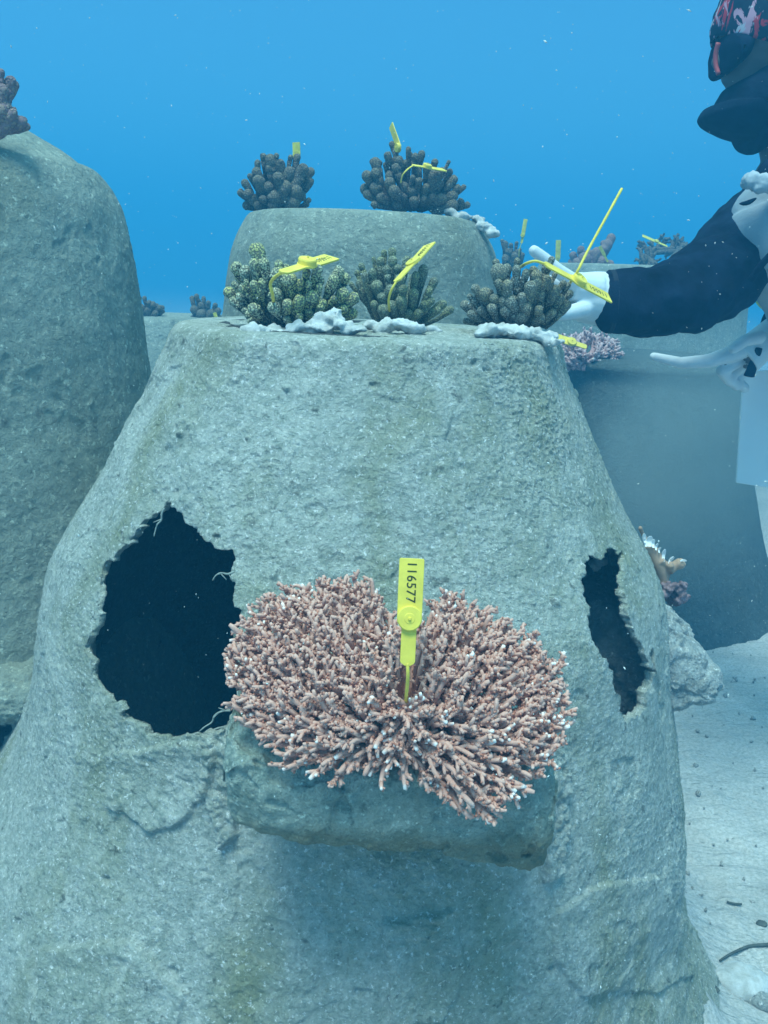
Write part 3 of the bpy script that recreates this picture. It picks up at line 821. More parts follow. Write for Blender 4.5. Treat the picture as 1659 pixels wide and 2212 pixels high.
# the orange coral on the right-hand ledge
Zr = lambda x, y, Y: at(x * .2708 + 1209.7, y * .2708 + 1080.1, Y)
oc = empty('orange_coral', Zr(880, 790, 1.24), 'orange coral stump with white algae blades on the right side ledge', 'coral')
mb = MB()
YR = 1.24
for pts_, rr_ in [([(835, 740), (825, 650), (790, 520), (735, 400)], (40, 38, 44, 46)), ([(825, 640), (850, 570), (880, 520)], (36, 34, 30)), ([(870, 570), (910, 530), (960, 505)], (30, 36, 42)),
                  ([(735, 420), (690, 400)], (44, 34)), ([(800, 480), (850, 520)], (30, 20)), ([(655, 260), (640, 225)], (14, 16)), ([(720, 400), (650, 250)], (30, 10))]:
    P_ = [Zr(x, y, YR + random.uniform(-.01, .01)) for x, y in pts_]
    mb.tube(list(spline(P_, 14)), list(np.interp(np.linspace(0, 1, 14), np.linspace(0, 1, len(rr_)), [r * .2708 * YR / PF * 1.15 for r in rr_])), 14, [.4 + .05 * i for i in range(13)] + [.9])
    mb.capsule(P_[-1], P_[-1] + np.array([0, 0, .001]), rr_[-1] * .2708 * YR / PF * 1.15, rr_[-1] * .2708 * YR / PF * .9, 12, .8)
b_ = mb.build('branches', M_orange, oc, attr=True)
md = b_.modifiers.new('fuse', 'REMESH'); md.mode = 'VOXEL'; md.voxel_size = .0016; md.use_smooth_shade = True
def blade(p0, p1, w, Y):
    a0 = Zr(*p0, Y); a1 = Zr(*p1, Y + .004)
    t = a1 - a0; t /= np.linalg.norm(t); s_ = np.cross(t, [0, 1, 0]); s_ /= np.linalg.norm(s_)
    w = w * .2708 * Y / PF
    V = []; Fc = []
    L_ = np.linalg.norm(a1 - a0); nn = 7
    for i in range(nn):
        u = i / (nn - 1); ww = w * (.55 + .6 * u if u < .75 else 1.0 * (1 - (u - .75) * 2.6)); 
        for sg in (-1, 1):
            for dd in (-.0007, .0007):
                V.append(a0 + t * L_ * u + s_ * sg * ww * (1 + .25 * random.random()) + np.array([0, dd + .003 * math.sin(u * 4), 0]))
    for i in range(nn - 1):
        a = i * 4
        for q in ((0, 2, 6, 4), (1, 5, 7, 3), (0, 4, 5, 1), (2, 3, 7, 6)): Fc.append([a + k for k in q])
    Fc += [[0, 1, 3, 2], [nn * 4 - 4, nn * 4 - 2, nn * 4 - 1, nn * 4 - 3]]
    return mk('algae_blade', V, Fc, M_blade, oc, smooth=False)
for p0, p1, w in [((690, 370), (665, 265), 16), ((715, 370), (720, 285), 22), ((745, 380), (745, 310), 14), ((765, 400), (778, 345), 10), ((790, 420), (800, 375), 8), ((825, 490), (835, 390), 14), ((870, 510), (905, 450), 12), ((880, 520), (885, 460), 9), ((960, 490), (1005, 480), 8), ((680, 340), (670, 300), 10)]:
    blade(p0, p1, w, YR - .012)
mb = MB()
for k in range(34):
    p = Zr(random.uniform(790, 985), random.uniform(690, 815), YR + random.uniform(-.02, .03))
    mb.capsule(p, p + np.array([random.uniform(-.008, .008), 0, .004]), random.uniform(.004, .007), .004, 10)
c_ = mb.build('encrusted_base', M_crust, oc)
md = c_.modifiers.new('fuse', 'REMESH'); md.mode = 'VOXEL'; md.voxel_size = .0014; md.use_smooth_shade = True
tx = bpy.data.textures.new('crust_noise', 'CLOUDS'); tx.noise_scale = .006; tx.noise_depth = 3
dm = c_.modifiers.new('crumple', 'DISPLACE'); dm.texture = tx; dm.strength = .008; dm.mid_level = .5; dm.texture_coords = 'LOCAL'

# ------------------------------------------------------------------ white cement lumps
def lump(pxs, Y, label, amp=.007, seed=0, dy=.03, voxel=.0022):
    """a smeared handful of white cement: overlapping flattened blobs pushed about by noise"""
    mb = MB(); rnd = random.Random(seed)
    for (x, y, r) in pxs:
        c = at(x, y, Y + rnd.uniform(-dy, dy)); R = r * Y / PF
        V = []; n = 28; mrows = 18
        for i in range(mrows + 1):
            ph = math.pi * i / mrows
            for j in range(n):
                q = 2 * math.pi * j / n
                V.append([math.sin(ph) * math.cos(q) * 1.15, math.sin(ph) * math.sin(q) * 1.1, math.cos(ph) * .6])
        V = np.array(V) * R + c
        V = V + ((V - c) / (R + 1e-9)) * (amp * fbm(V, 28, 4, .6, seed))[:, None]
        Fc = [list(f) for f in grid_faces(mrows + 1, n, True)]
        mb.add(V, Fc)
    o = mb.build('cement_lump', M_epoxy, origin=at(pxs[0][0], pxs[0][1], Y))
    md = o.modifiers.new('fuse', 'REMESH'); md.mode = 'VOXEL'; md.voxel_size = voxel; md.use_smooth_shade = True
    tx = bpy.data.textures.new('cement_noise', 'CLOUDS'); tx.noise_scale = .016; tx.noise_depth = 4
    dm = o.modifiers.new('crumple', 'DISPLACE'); dm.texture = tx; dm.strength = .020; dm.mid_level = .55; dm.texture_coords = 'LOCAL'
    props(o, label, 'cement', 'white cement lumps holding the corals')
lump([(550, 716, 26), (585, 722, 30), (530, 725, 18), (598, 745, 22), (648, 715, 22), (690, 712, 26), (715, 690, 24), (722, 672, 12), (745, 700, 20), (765, 712, 20), (660, 722, 18), (620, 728, 16), (580, 752, 14)], 1.05, 'broad white cement smear under the boldly dotted left coral', seed=1, dy=.02)
lump([(800, 703, 20), (835, 705, 22), (865, 702, 22), (900, 708, 20), (930, 712, 16), (820, 715, 14), (950, 716, 10)], 1.07, 'low white cement pad under the middle green-grey coral', seed=2, dy=.02)
lump([(1060, 712, 22), (1085, 712, 26), (1115, 718, 26), (1150, 722, 26), (1180, 728, 22), (1205, 735, 14), (1040, 722, 12)], 1.08, 'white cement mound under the fat brown right coral', seed=3, dy=.02)
lump([(975, 458, 14), (1000, 470, 18), (1030, 475, 14), (1045, 490, 14), (1062, 505, 12), (940, 452, 12), (1015, 490, 20)], 1.98, 'pale cement on the right shoulder of the mound behind', seed=4, dy=.04, voxel=.004)

# ------------------------------------------------------------------ yellow numbered tags
def make_tag(P0, P1, nrm, w, label, strap=None, strap2=None, text=None, mat=None, head=.43, btn=.44, neck=.76, bend=0, sw=.17, btn_h=.30):
    """P0 free end of the plate, P1 where the plate narrows to the strap; w plate width"""
    mat = mat or M_tag
    P0 = np.asarray(P0, float); P1 = np.asarray(P1, float)
    u = P1 - P0; Ln = np.linalg.norm(u); u /= Ln
    nrm = np.asarray(nrm, float); nrm = nrm - u * (nrm @ u); nrm /= np.linalg.norm(nrm)
    s_ = np.cross(nrm, u)
    e = empty('id_tag', P0, label, 'tag', 'yellow numbered tags on the corals')
    T = w * .055
    prof_ = [(0, .46), (.012, .5), (head, .5), (btn + .04, .49), (btn + .10, .30), (btn + .13, .30), (.96, .30), (.975, .27), (1, .12)]
    V = []; Fc = []
    for t, hw in prof_:
        c = P0 + u * Ln * t + nrm * bend * math.sin(math.pi * t) * Ln
        for a_, b2 in ((-1, -1), (-1, 1), (1, 1), (1, -1)):
            V.append(c + s_ * hw * w * a_ + nrm * T * b2)
    for i in range(len(prof_) - 1):
        for j in range(4):
            Fc.append([i * 4 + j, i * 4 + (j + 1) % 4, i * 4 + 4 + (j + 1) % 4, i * 4 + 4 + j])
    Fc += [[3, 2, 1, 0], [len(V) - 4, len(V) - 3, len(V) - 2, len(V) - 1]]
    pl = mk('plate', V, Fc, mat, e, smooth=False)
    bv = pl.modifiers.new('edge', 'BEVEL'); bv.width = w * .02; bv.segments = 2; bv.limit_method = 'ANGLE'
    # locking button
    c = P0 + u * Ln * btn + nrm * (T + bend * math.sin(math.pi * btn) * Ln)
    mb = MB()
    mb.tube([c - nrm * T * .5, c + nrm * w * btn_h * .75, c + nrm * w * btn_h, c + nrm * w * btn_h], [w * .5, w * .5, w * .46, w * .30], 36)
    mb.tube([c + nrm * w * btn_h, c + nrm * w * (btn_h + .02)], [w * .22, w * .2], 24)
    mb.tube([c + nrm * w * btn_h, c + nrm * w * (btn_h + .12)], [w * .08, w * .05], 10)
    bo = mb.build('lock_button', mat, e, smooth=False)
    def st(pts):
        q = spline(pts, 26)
        mb = MB()
        mb.tube(list(q), [w * sw * (.5 + .08 * (i % 2)) for i in range(len(q))], 8, flat=.8)
        mb.build('strap', mat, e)
    if strap is not None: st([P1 - u * w * .1] + [np.asarray(p, float) for p in strap])
    if strap2 is not None: st([np.asarray(p, float) for p in strap2])
    if text:
        cu = bpy.data.curves.new('number', 'FONT'); cu.body = text
        cu.align_x = 'CENTER'; cu.align_y = 'CENTER'; cu.size = w * .53; cu.extrude = w * .004; cu.offset = w * .004; cu.space_character = 1.06
        to = bpy.data.objects.new('number_tmp', cu); COL.objects.link(to)
        dg = bpy.context.evaluated_depsgraph_get(); dg.update()
        me = bpy.data.meshes.new_from_object(to.evaluated_get(dg))
        bpy.data.objects.remove(to)
        X = u; Yx = np.cross(nrm, u)                       # reads along the plate
        cc = P0 + u * Ln * (btn - .115) * .50 + nrm * (T + w * .006 + bend * .8 * Ln)
        M = Matrix([[X[i], Yx[i], nrm[i], (cc - P0)[i]] for i in range(3)] + [[0, 0, 0, 1]])
        me.transform(M)
        me.materials.clear(); me.materials.append(M_ink)
        no = bpy.data.objects.new('number', me); COL.objects.link(no); no.parent = e
    return e
YT = .59
P0 = at(890, 1206, YT + .05); P1 = at(880, 1438, YT + .03)
make_tag(P0, P1, (0, -1, .25), .0181, 'upright yellow tag reading 116577 standing in the pink branching coral', strap=[at(881, 1465, YT + .03), at(877, 1512, YT + .045), at(876, 1560, YT + .09)], text='116577', head=.40, btn=.555, neck=.8, btn_h=.22)
z3 = lambda x, y, Y: at(x * .3229 + 466.6, y * .3229 + 483.9, Y)
z4 = lambda x, y, Y: at(x * .2396 + 950.5, y * .2396 + 362.9, Y)
z8 = lambda x, y, Y: at(x * .3542 + 483.9, y * .3542 + 250.6, Y)
make_tag(z3(775, 222, 1.12), z3(440, 325, 1.02), (0.05, -.42, .9), .021, 'yellow tag lying flat over the boldly dotted left coral', strap=[z3(400, 350, 1.03), z3(365, 400, 1.04), z3(378, 470, 1.045), z3(385, 520, 1.07)], text='116562', btn=.52)
make_tag(z3(1430, 135, 1.17), z3(1205, 385, 1.10), (-.75, -.75, .35), .019, 'slanting yellow tag over the middle green-grey coral', strap=[z3(1175, 440, 1.10), z3(1155, 510, 1.11), z3(1160, 580, 1.14)], text='116584', btn=.50, btn_h=.12)
make_tag(z4(1530, 1175, 1.13), z4(940, 862, 1.08), (-.15, -.62, .75), .0185, 'yellow tag with a long upright strap over the brown right coral', strap=[z4(860, 840, 1.08), z4(780, 860, 1.09), z4(735, 890, 1.12)],
         strap2=[z4(1640, 185, 1.13), z4(1500, 440, 1.12), z4(1330, 750, 1.11), z4(1240, 930, 1.10), z4(1190, 1010, 1.12), z4(1110, 1125, 1.15)], text='116551', btn=.50, sw=.2)
make_tag(z8(440, 160, 2.0), z8(447, 320, 2.0), (-.3, -.9, .1), .0165, 'short upright yellow tag in the dark round coral', mat=M_tagd, btn=.48, btn_h=.1)
make_tag(z8(1018, 55, 1.98), z8(1075, 215, 1.95), (-.93, -.3, .1), .018, 'thin leaning yellow tag above the larger dark coral', mat=M_tag, btn=.86, btn_h=.3, head=.7)
make_tag(z8(1345, 330, 1.93), z8(1150, 300, 1.88), (0, -.45, .9), .018, 'flat yellow tag with a curled strap amid the larger dark coral', strap=[z8(1120, 325, 1.86), z8(1090, 360, 1.86), z8(1078, 405, 1.88)], btn=.56)
make_tag(z4(772, 460, 3.2), z4(735, 680, 3.2), (-.5, -.85, .1), .014, 'faint thin tag upright at the shoulder of the mound behind', mat=M_tagd, btn=.66, strap=[z4(715, 740, 3.2), z4(712, 800, 3.2)])
make_tag(z4(1068, 650, 3.6), z4(1060, 880, 3.6), (-.2, -.9, .1), .019, 'dull brownish tag upright behind the white fingertip', mat=M_tagd, btn=.7, btn_h=.1)
make_tag(z4(1440, 705, 3.6), z4(1515, 850, 3.6), (-.5, -.8, .2), .012, 'pale tag drooping on the purplish coral of the broad mound', mat=M_tagd, btn=.5, btn_h=.1)
z2 = lambda x, y, Y: at(x * .375 + 1036.9, y * .375, Y)
make_tag(z2(935, 1357, 3.6), z2(1080, 1420, 3.6), (0, -.6, .8), .016, 'faint slanting tag above the spiky grey coral by the black elbow', mat=M_tagd, btn=.55)
make_tag(z2(430, 1940, 2.55), z2(615, 2000, 2.55), (0, -.7, .7), .026, 'yellow tag lying on the small lilac coral', mat=M_tag, btn=.52, btn_h=.2)
make_tag(z2(-1530, 1800, 3.05), z2(-1512, 1850, 3.05), (-.3, -.9, .1), .012, 'tiny yellow tag on the faded coral of the distant mound', mat=M_tagd, btn=.5)

# ------------------------------------------------------------------ the diver at the right edge
Rm = lambda px, Y: px * Y / PF
def tube_px(mb, pts, n=28, steps=None, wr=0, off=0, wf=14):
    P_ = [at(x, y, Y) for x, y, r, Y in pts]; R_ = [Rm(r, Y) for x, y, r, Y in pts]
    k = steps or 8 * len(pts)
    Q = spline(P_, k); RR = spline(np.array(R_)[:, None], k)[:, 0]
    i0 = len(mb.V)
    mb.tube(list(Q), list(RR), n)
    if wr:
        V = mb.V[-1]; cen = np.repeat(Q, n, axis=0); d = V - cen; d /= np.linalg.norm(d, axis=1)[:, None] + 1e-9
        mb.V[-1] = V + d * (wr * fbm(V * np.array([1, 1, 1.3]) + off, wf, 3, .5) * np.repeat(sstep(np.arange(k), k * .06, k * .3), n))[:, None]
def remesh(o, v, it=2):
    md = o.modifiers.new('fuse', 'REMESH'); md.mode = 'VOXEL'; md.voxel_size = v; md.use_smooth_shade = True
    if it: ms = o.modifiers.new('soften', 'SMOOTH'); ms.factor = .5; ms.iterations = it
per = empty('person', at(1760, 420, 1.66), 'diver at the right edge in black sleeves, grey shirt, white gloves and patterned headscarf', 'person')
YH = 1.74
# body: head, neck, torso, both arms and hands as one surface
mb = MB()
def head_blobs(mb):
    def bl(x, y, dyy, r, r2=None, dx=0):
        p = at(x, y, YH + dyy); mb.capsule(p, p + np.array([.0005 + dx, 0, 0]), Rm(r, YH), Rm(r2 or r, YH), 16)
    bl(1672, 62, 0, 104); bl(1648, 95, 0, 84); bl(1690, 40, 0, 100)
    bl(1618, 150, 0, 54); bl(1640, 180, 0, 52); bl(1600, 172, 0, 24)
    mb.capsule(at(1570, 98, YH), at(1553, 134, YH), Rm(10, YH), Rm(15, YH), 12)     # nose
    for sg in (-1, 1):
        bl(1590, 92, sg * .03, 22); bl(1588, 112, sg * .032, 15)
        p = at(1690, 110, YH + sg * .085); mb.capsule(p, p + np.array([.01, 0, .03]), .012, .016, 12)
    bl(1572, 158, 0, 15); bl(1574, 172, 0, 14)                                       # lips
head_blobs(mb)
mb.tube(list(spline([at(1680, 170, YH), at(1700, 260, YH + .01), at(1715, 340, YH)], 8)), [Rm(62, YH)] * 8, 20)
tube_px(mb, [(1715, 330, 60, YH), (1725, 400, 110, YH), (1760, 480, 150, YH), (1860, 600, 170, YH), (2000, 760, 160, YH)], 28)
arm = [(1322, 652, 50, 1.40), (1400, 651, 60, 1.42), (1470, 640, 66, 1.45), (1530, 605, 74, 1.48), (1590, 560, 84, 1.52), (1660, 500, 95, 1.58), (1740, 430, 105, 1.68)]
tube_px(mb, arm, 24)
arm2 = [(1790, 480, 90, 1.86), (1850, 620, 75, 1.86), (1860, 720, 62, 1.80), (1760, 715, 45, 1.75), (1680, 715, 34, 1.72)]
tube_px(mb, arm2, 24)
def hand(mb, g=0):
    tube_px(mb, [(1368, 651, 42 + g, 1.41), (1335, 650, 54 + g, 1.40), (1290, 645, 56 + g, 1.395), (1240, 640, 48 + g, 1.39)], 20)
    tube_px(mb, [(1290, 628, 36 + g, 1.38), (1235, 618, 30 + g, 1.37)], 16)
    F_ = [[(1245, 612, 17, 1.36), (1205, 585, 15, 1.35), (1176, 560, 14, 1.345), (1154, 542, 12, 1.34)],
          [(1235, 620, 17, 1.385), (1175, 608, 15, 1.375), (1125, 612, 14, 1.36), (1090, 630, 12, 1.34)],
          [(1232, 642, 17, 1.39), (1165, 638, 16, 1.385), (1110, 645, 14, 1.37), (1075, 660, 12, 1.35)],
          [(1235, 664, 16, 1.395), (1175, 668, 15, 1.39), (1125, 676, 13, 1.375), (1098, 688, 11, 1.36)],
          [(1262, 668, 18, 1.36), (1215, 678, 15, 1.34), (1175, 676, 13, 1.32)]]
    for f_ in F_:
        P_ = [at(x, y, Y) for x, y, r, Y in f_]; R_ = [Rm(r + g * .5, Y) for x, y, r, Y in f_]
        for i in range(len(P_) - 1): mb.capsule(P_[i], P_[i + 1], R_[i], R_[i + 1], 12)
def hand2(mb, g=0):
    Yq = 1.70
    tube_px(mb, [(1690, 706, 34 + g, 1.72), (1650, 738, 36 + g, Yq), (1606, 776, 38 + g, Yq - .01)], 18)
    F_ = [[(1600, 758, 19, Yq - .02), (1530, 780, 15, Yq - .04), (1470, 784, 12.5, Yq - .05), (1412, 770, 9, Yq - .06)],
          [(1600, 775, 15, Yq), (1560, 800, 14, Yq - .02), (1575, 822, 12, Yq + .01)],
          [(1605, 785, 15, Yq + .02), (1572, 815, 14, Yq + .01), (1592, 832, 12, Yq + .03)],
          [(1612, 792, 14, Yq + .04), (1590, 822, 12, Yq + .03), (1608, 838, 11, Yq + .05)],
          [(1640, 728, 15, Yq - .04), (1610, 735, 13, Yq - .06), (1585, 752, 12, Yq - .07)]]
    for f_ in F_:
        P_ = [at(x, y, Y) for x, y, r, Y in f_]; R_ = [Rm(r + g * .5, Y) for x, y, r, Y in f_]
        for i in range(len(P_) - 1): mb.capsule(P_[i], P_[i + 1], R_[i], R_[i + 1], 12)
hand(mb, -3); hand2(mb, -3)
o = mb.build('body', M_skin, per); remesh(o, .0035)
mb = MB(); hand(mb, 0); o = mb.build('glove', M_glove, per); remesh(o, .0025)
mb = MB(); hand2(mb, 0); o = mb.build('glove', M_glove, per); remesh(o, .0025)
mb = MB()
tube_px(mb, [(1314, 652, 64, 1.40), (1330, 652, 65, 1.40), (1400, 651, 71, 1.42), (1470, 640, 79, 1.45), (1530, 605, 88, 1.48), (1590, 553, 91, 1.52), (1660, 492, 98, 1.58), (1740, 430, 104, 1.68)], 64, 150, .012, wf=16)
mb.build('sleeve', M_neo, per)
mb = MB()
tube_px(mb, [(1312, 652, 65.5, 1.40), (1322, 652, 66, 1.40)], 48, 6)
mb.build('cuff', plain('dark_seam', (.018, .026, .04), .9, .1), per)
mb = MB()
tube_px(mb, [(1810, 480, 104, 1.86), (1860, 620, 88, 1.86), (1870, 720, 74, 1.80), (1760, 715, 58, 1.75), (1668, 708, 42, 1.72)], 32, 60, .006)
mb.build('sleeve', M_neo, per)
mb = MB()
tube_px(mb, [(1688, 362, 42, 1.52), (1694, 400, 78, 1.52), (1706, 450, 112, 1.50), (1712, 500, 126, 1.50), (1735, 560, 118, 1.54), (1850, 640, 165, 1.70), (2010, 770, 165, 1.72)], 56, 90, .012, wf=9)
mb.build('shirt', M_rash, per)
# strap across the shirt
mb = MB()
mb.tube(list(spline([at(1622, 606, 1.345), at(1650, 566, 1.335), at(1700, 520, 1.33), at(1760, 470, 1.35)], 16)), [.006] * 16, 10, flat=.5)
mb.build('shoulder_strap', M_neo, per)
# crumpled collar
mb = MB()
Q_ = spline([at(1606, 400, 1.44), at(1622, 392, 1.42), at(1650, 396, 1.41), at(1690, 388, 1.42), at(1720, 392, 1.46)], 60)
mb.tube(list(Q_), [(.003 + .011 * math.sin(min(1, i / 18) * math.pi / 2)) for i in range(60)], 40)
V_ = mb.V[-1]; cen = np.repeat(Q_, 40, axis=0); d_ = V_ - cen
mb.V[-1] = V_ + d_ * (.5 * fbm(V_ * np.array([1.2, 1, .6]), 60, 3, .6))[:, None]
mb.build('collar', M_white, per)
mb = MB()
0 and mb.tube(list(spline([at(1600, 424, 1.405), at(1608, 416, 1.395), at(1622, 414, 1.39), at(1629, 420, 1.395)], 10)), [.002, .004, .005, .006, .007, .007, .007, .006, .005, .003], 10, flat=.6)
mb.tube(list(spline([at(1598, 440, 1.405), at(1615, 438, 1.39), at(1634, 428, 1.385)], 8)), [.001, .002, .003, .0035, .0035, .003, .002, .001], 8)
mb.build('buckle', M_neo, per)
mb = MB()
mb.tube(list(spline([at(1648, 385, 1.5), at(1665, 362, 1.5), at(1700, 335, 1.52)], 12)), [.014] * 12, 14)
mb.build('breathing_hose', M_neo, per)
mb = MB()
mb.tube(list(spline([at(1548, 540, 1.62), at(1560, 500, 1.62), at(1580, 466, 1.62), at(1612, 440, 1.62), at(1670, 470, 1.66), at(1690, 560, 1.68), at(1668, 632, 1.66), at(1640, 660, 1.66)], 60)), [.009] * 60, 12)
mb.build('hose', M_hose, per)
# black hood / face cover: closed outline swept across the face
hood = [(1569,193),(1558,212),(1549,227),(1530,232),(1521,242),(1516,254),(1520,264),(1532,275),(1564,292),(1590,301),(1609,307),(1613,320),(1618,330),(1629,333),(1645,322),(1680,300),(1725,270),(1770,200),(1780,120),(1750,80),(1700,90),(1650,130),(1610,165),(1585,180)]
S_ = np.array([at(x, y, YH) for x, y in hood]); cH = S_.mean(axis=0)
sec = [(p[0] - cH[0], p[2] - cH[2]) for p in S_]
def sweep(name, sec, c, half, mat, parent, p=2.4, m_=50, n=160, wr=.004, taper_end=.45):
    Sx = spline(sec + [sec[0]], n + 1)[:-1]; cen = Sx.mean(axis=0)
    us = np.sin(np.linspace(-math.pi / 2, math.pi / 2, m_)) * .999
    sc = (1 - np.abs(us) ** p) ** (1 / p)
    A = cen + (Sx - cen)[None] * sc[:, None, None]
    P = np.stack([c[0] + A[..., 0], c[1] + (us * half)[:, None] + 0 * A[..., 0], c[2] + A[..., 1]], -1).reshape(-1, 3)
    P = P + .5 * wr * np.stack([fbm(P, 18, 3), fbm(P + 5, 18, 3), fbm(P + 9, 18, 3)], -1)
    return mk(name, P, grid_faces(m_, n, True), mat, parent)
sweep('face_cover', sec, cH, .095, M_neo, per)
# patterned headscarf over the crown
m, nt, b = newmat('patterned_scarf', 1.0, .03)
v = objco(nt)
mp = nt.nodes.new('ShaderNodeMapping'); mp.inputs['Scale'].default_value = (1.6, 1, .7); mp.inputs['Rotation'].default_value = (0, .7, 0); nt.links.new(v, mp.inputs[0])
w1 = nnoise(nt, mp.outputs[0], 26, 3, .6, 1.2); w2 = nnoise(nt, mp.outputs[0], 31, 3, .6, 1.5, (1.3, 1, 1)); w3 = nnoise(nt, mp.outputs[0], 19, 3, .6, 1, (1, 1.4, 1.2))
c = nmix(nt, nmap(nt, w1, .54, .57), (.02, .03, .05), (.42, .04, .06))
c = nmix(nt, nmap(nt, w2, .585, .61), c, (.50, .28, .36))
c = nmix(nt, nmap(nt, w3, .60, .62), c, (.42, .42, .48))
nt.links.new(c, b.inputs['Base Color'])
M_scarf = m
V = []; n = 60; mr_ = 34
hc = at(1676, 58, YH); ax_ = Rm(122, YH)
for i in range(mr_ + 1):
    ph = math.pi * .66 * i / mr_
    for j in range(n):
        q = 2 * math.pi * j / n
        V.append([math.sin(ph) * math.cos(q) * ax_, math.sin(ph) * math.sin(q) * ax_ * .88, math.cos(ph) * ax_ * 1.02])
V = np.array(V)
ca, sa = math.cos(-.30), math.sin(-.30)
V = np.stack([V[:, 0] * ca - V[:, 2] * sa, V[:, 1], V[:, 0] * sa + V[:, 2] * ca], -1) + hc
V += (V - hc) * (.07 * fbm(V, 20, 3))[:, None]
o = mk('headscarf', V, grid_faces(mr_ + 1, n, True), M_scarf, per)
md = o.modifiers.new('thick', 'SOLIDIFY'); md.thickness = .004
# dive mask: skirt, frame, lens
mk_px = [(1556, 84), (1549, 110), (1550, 140), (1551, 162), (1562, 168), (1582, 150), (1604, 128), (1612, 95), (1590, 80)]
S_ = np.array([at(x, y, YH) for x, y in mk_px]); cM = S_.mean(axis=0)
mo = sweep('dive_mask', [(p[0] - cM[0], p[2] - cM[2]) for p in S_], cM, .078, M_neo, per, p=2.6, m_=30, n=80, wr=.004)
mb = MB()
mb.tube(list(spline([at(1552, 92, YH - .055), at(1546, 116, YH - .05), at(1546, 140, YH - .05), at(1552, 160, YH - .055)], 12)), [.004] * 12, 10)
M_red = plain('red_plastic', (.42, .07, .07), .4, .4)
mb.build('mask_rim', M_red, mo)
mb = MB()
mb.tube(list(spline([at(1552, 92, YH + .04), at(1546, 116, YH + .04), at(1546, 140, YH + .04), at(1552, 160, YH + .04)], 12)), [.006] * 12, 10)
mb.build('mask_rim', M_red, mo)
per['label'] = 'diver at the right edge in black sleeves, grey shirt, white gloves and patterned headscarf'

# white slate hanging at the right edge
S_ = [at(1606, 805, 1.78), at(1700, 795, 1.78), at(1705, 1062, 1.78), at(1590, 1043, 1.78)]
mb = MB()
V = [p + np.array([0, d, 0]) for d in (0, .006) for p in S_]
mb.add(V, [[0, 1, 2, 3], [7, 6, 5, 4], [0, 4, 5, 1], [1, 5, 6, 2], [2, 6, 7, 3], [3, 7, 4, 0]])
o = mb.build('slate', M_slate, smooth=False, origin=S_[3])
bv = o.modifiers.new('edge', 'BEVEL'); bv.width = .002; bv.segments = 2
props(o, 'blank white slate hanging at the right edge below the pointing glove', 'slate')
mb = MB()
mb.tube(list(spline([at(1640, 752, 1.66), at(1628, 785, 1.67), at(1618, 812, 1.68)], 10)), list(np.linspace(.006, .010, 10)), 10, flat=.5)
o = mb.build('lanyard', M_neo, origin=at(1640, 752, 1.66))
props(o, 'short dark lanyard dangling from the pointing glove', 'lanyard')

# ------------------------------------------------------------------ bits on the sand
M_twig = plain('dark_silted_twig', (.09, .10, .09), .95, .1, .3)
def gpt(px, py, Y0_, dz=.004):
    Y_ = Y0_
    for _ in range(12):
        p = at(px, py, Y_); h = float(ground_h(np.array([p[0]]), np.array([p[1]]))[0]) + dz
        d_ = ray(px, py); Y_ = (h - CZ) / d_[2] * d_[1]
    return at(px, py, Y_)
def stone(px, py, Y, R, mat, label, sq=(1, 1, .6), seed=0):
    c = gpt(px, py, Y, R * sq[2] * .35)
    V = []; n = 36; mrows = 24
    for i in range(mrows + 1):
        ph = math.pi * i / mrows
        for j in range(n):
            q = 2 * math.pi * j / n
            V.append([math.sin(ph) * math.cos(q) * sq[0], math.sin(ph) * math.sin(q) * sq[1], math.cos(ph) * sq[2]])
    V = np.array(V) * R + c
    V = V + (V - c) * (.45 * fbm(V, .6 / R, 4, .6, seed))[:, None]
    props(mk('stone', V, grid_faces(mrows + 1, n, True), mat, origin=c), label, 'stone')
stone(1605, 2120, .98, .034, M_epoxy, 'pale rounded lump on the sand in the bottom right corner', (1.1, 1, .5), 3)
stone(1650, 2165, .95, .020, M_rub, 'smaller rough lump at the very corner beside the pale one', (1, 1, .7), 5)
stone(1645, 1995, 1.1, .008, M_twig, 'small dark pebble on the sand above the curved twig', (1, 1, .7), 6)
stone(1535, 2135, 1.06, .009, M_twig, 'small dark stone at the foot of the foreground mound', (1.2, 1, .6), 8)
mb = MB()
mb.tube(list(spline([gpt(1555, 2075, 1), gpt(1580, 2060, 1), gpt(1620, 2044, 1), gpt(1670, 2040, 1)], 20)), list(np.linspace(.0016, .003, 20)), 8)
props(mb.build('twig', M_twig, origin=gpt(1580, 2060, 1)), 'thin dark curved twig lying on the sand near the right corner', 'twig')
mb = MB()
mb.tube(list(spline([gpt(1570, 1948, 1.1), gpt(1585, 1952, 1.1), gpt(1602, 1953, 1.1)], 10)), [.002] * 10, 8)
props(mb.build('twig', M_twig, origin=gpt(1585, 1952, 1.1)), 'short straight dark twig on the sand above the curved one', 'twig')

rs = np.random.RandomState(11)
mb = MB()
base_ = []
for i in range(7):
    for j in range(8):
        ph = math.pi * i / 6; q = 2 * math.pi * j / 8
        base_.append([math.sin(ph) * math.cos(q), math.sin(ph) * math.sin(q), math.cos(ph)])
base_ = np.array(base_); bf = [list(f) for f in grid_faces(7, 8, True)]
gx_ = rs.uniform(.35, 2.2, 900); gy_ = rs.uniform(.55, 3.2, 900); gh_ = ground_h(gx_, gy_)
for k in range(900):
    if math.hypot(gx_[k] + .033, gy_[k] - 1.2) < .5: continue
    R_ = .0015 + .005 * rs.rand() ** 3
    mb.add(base_ * R_ * rs.uniform(.6, 1.4, 3) * (1 + .3 * rs.normal(size=(len(base_), 1))) + np.array([gx_[k], gy_[k], gh_[k] + .004]), bf)
M_grav = plain('grey_gravel', (.34, .34, .32), .95, .1, .4, 200)
props(mb.build('gravel', M_grav, origin=(1, 1, 0)), kind='stuff')

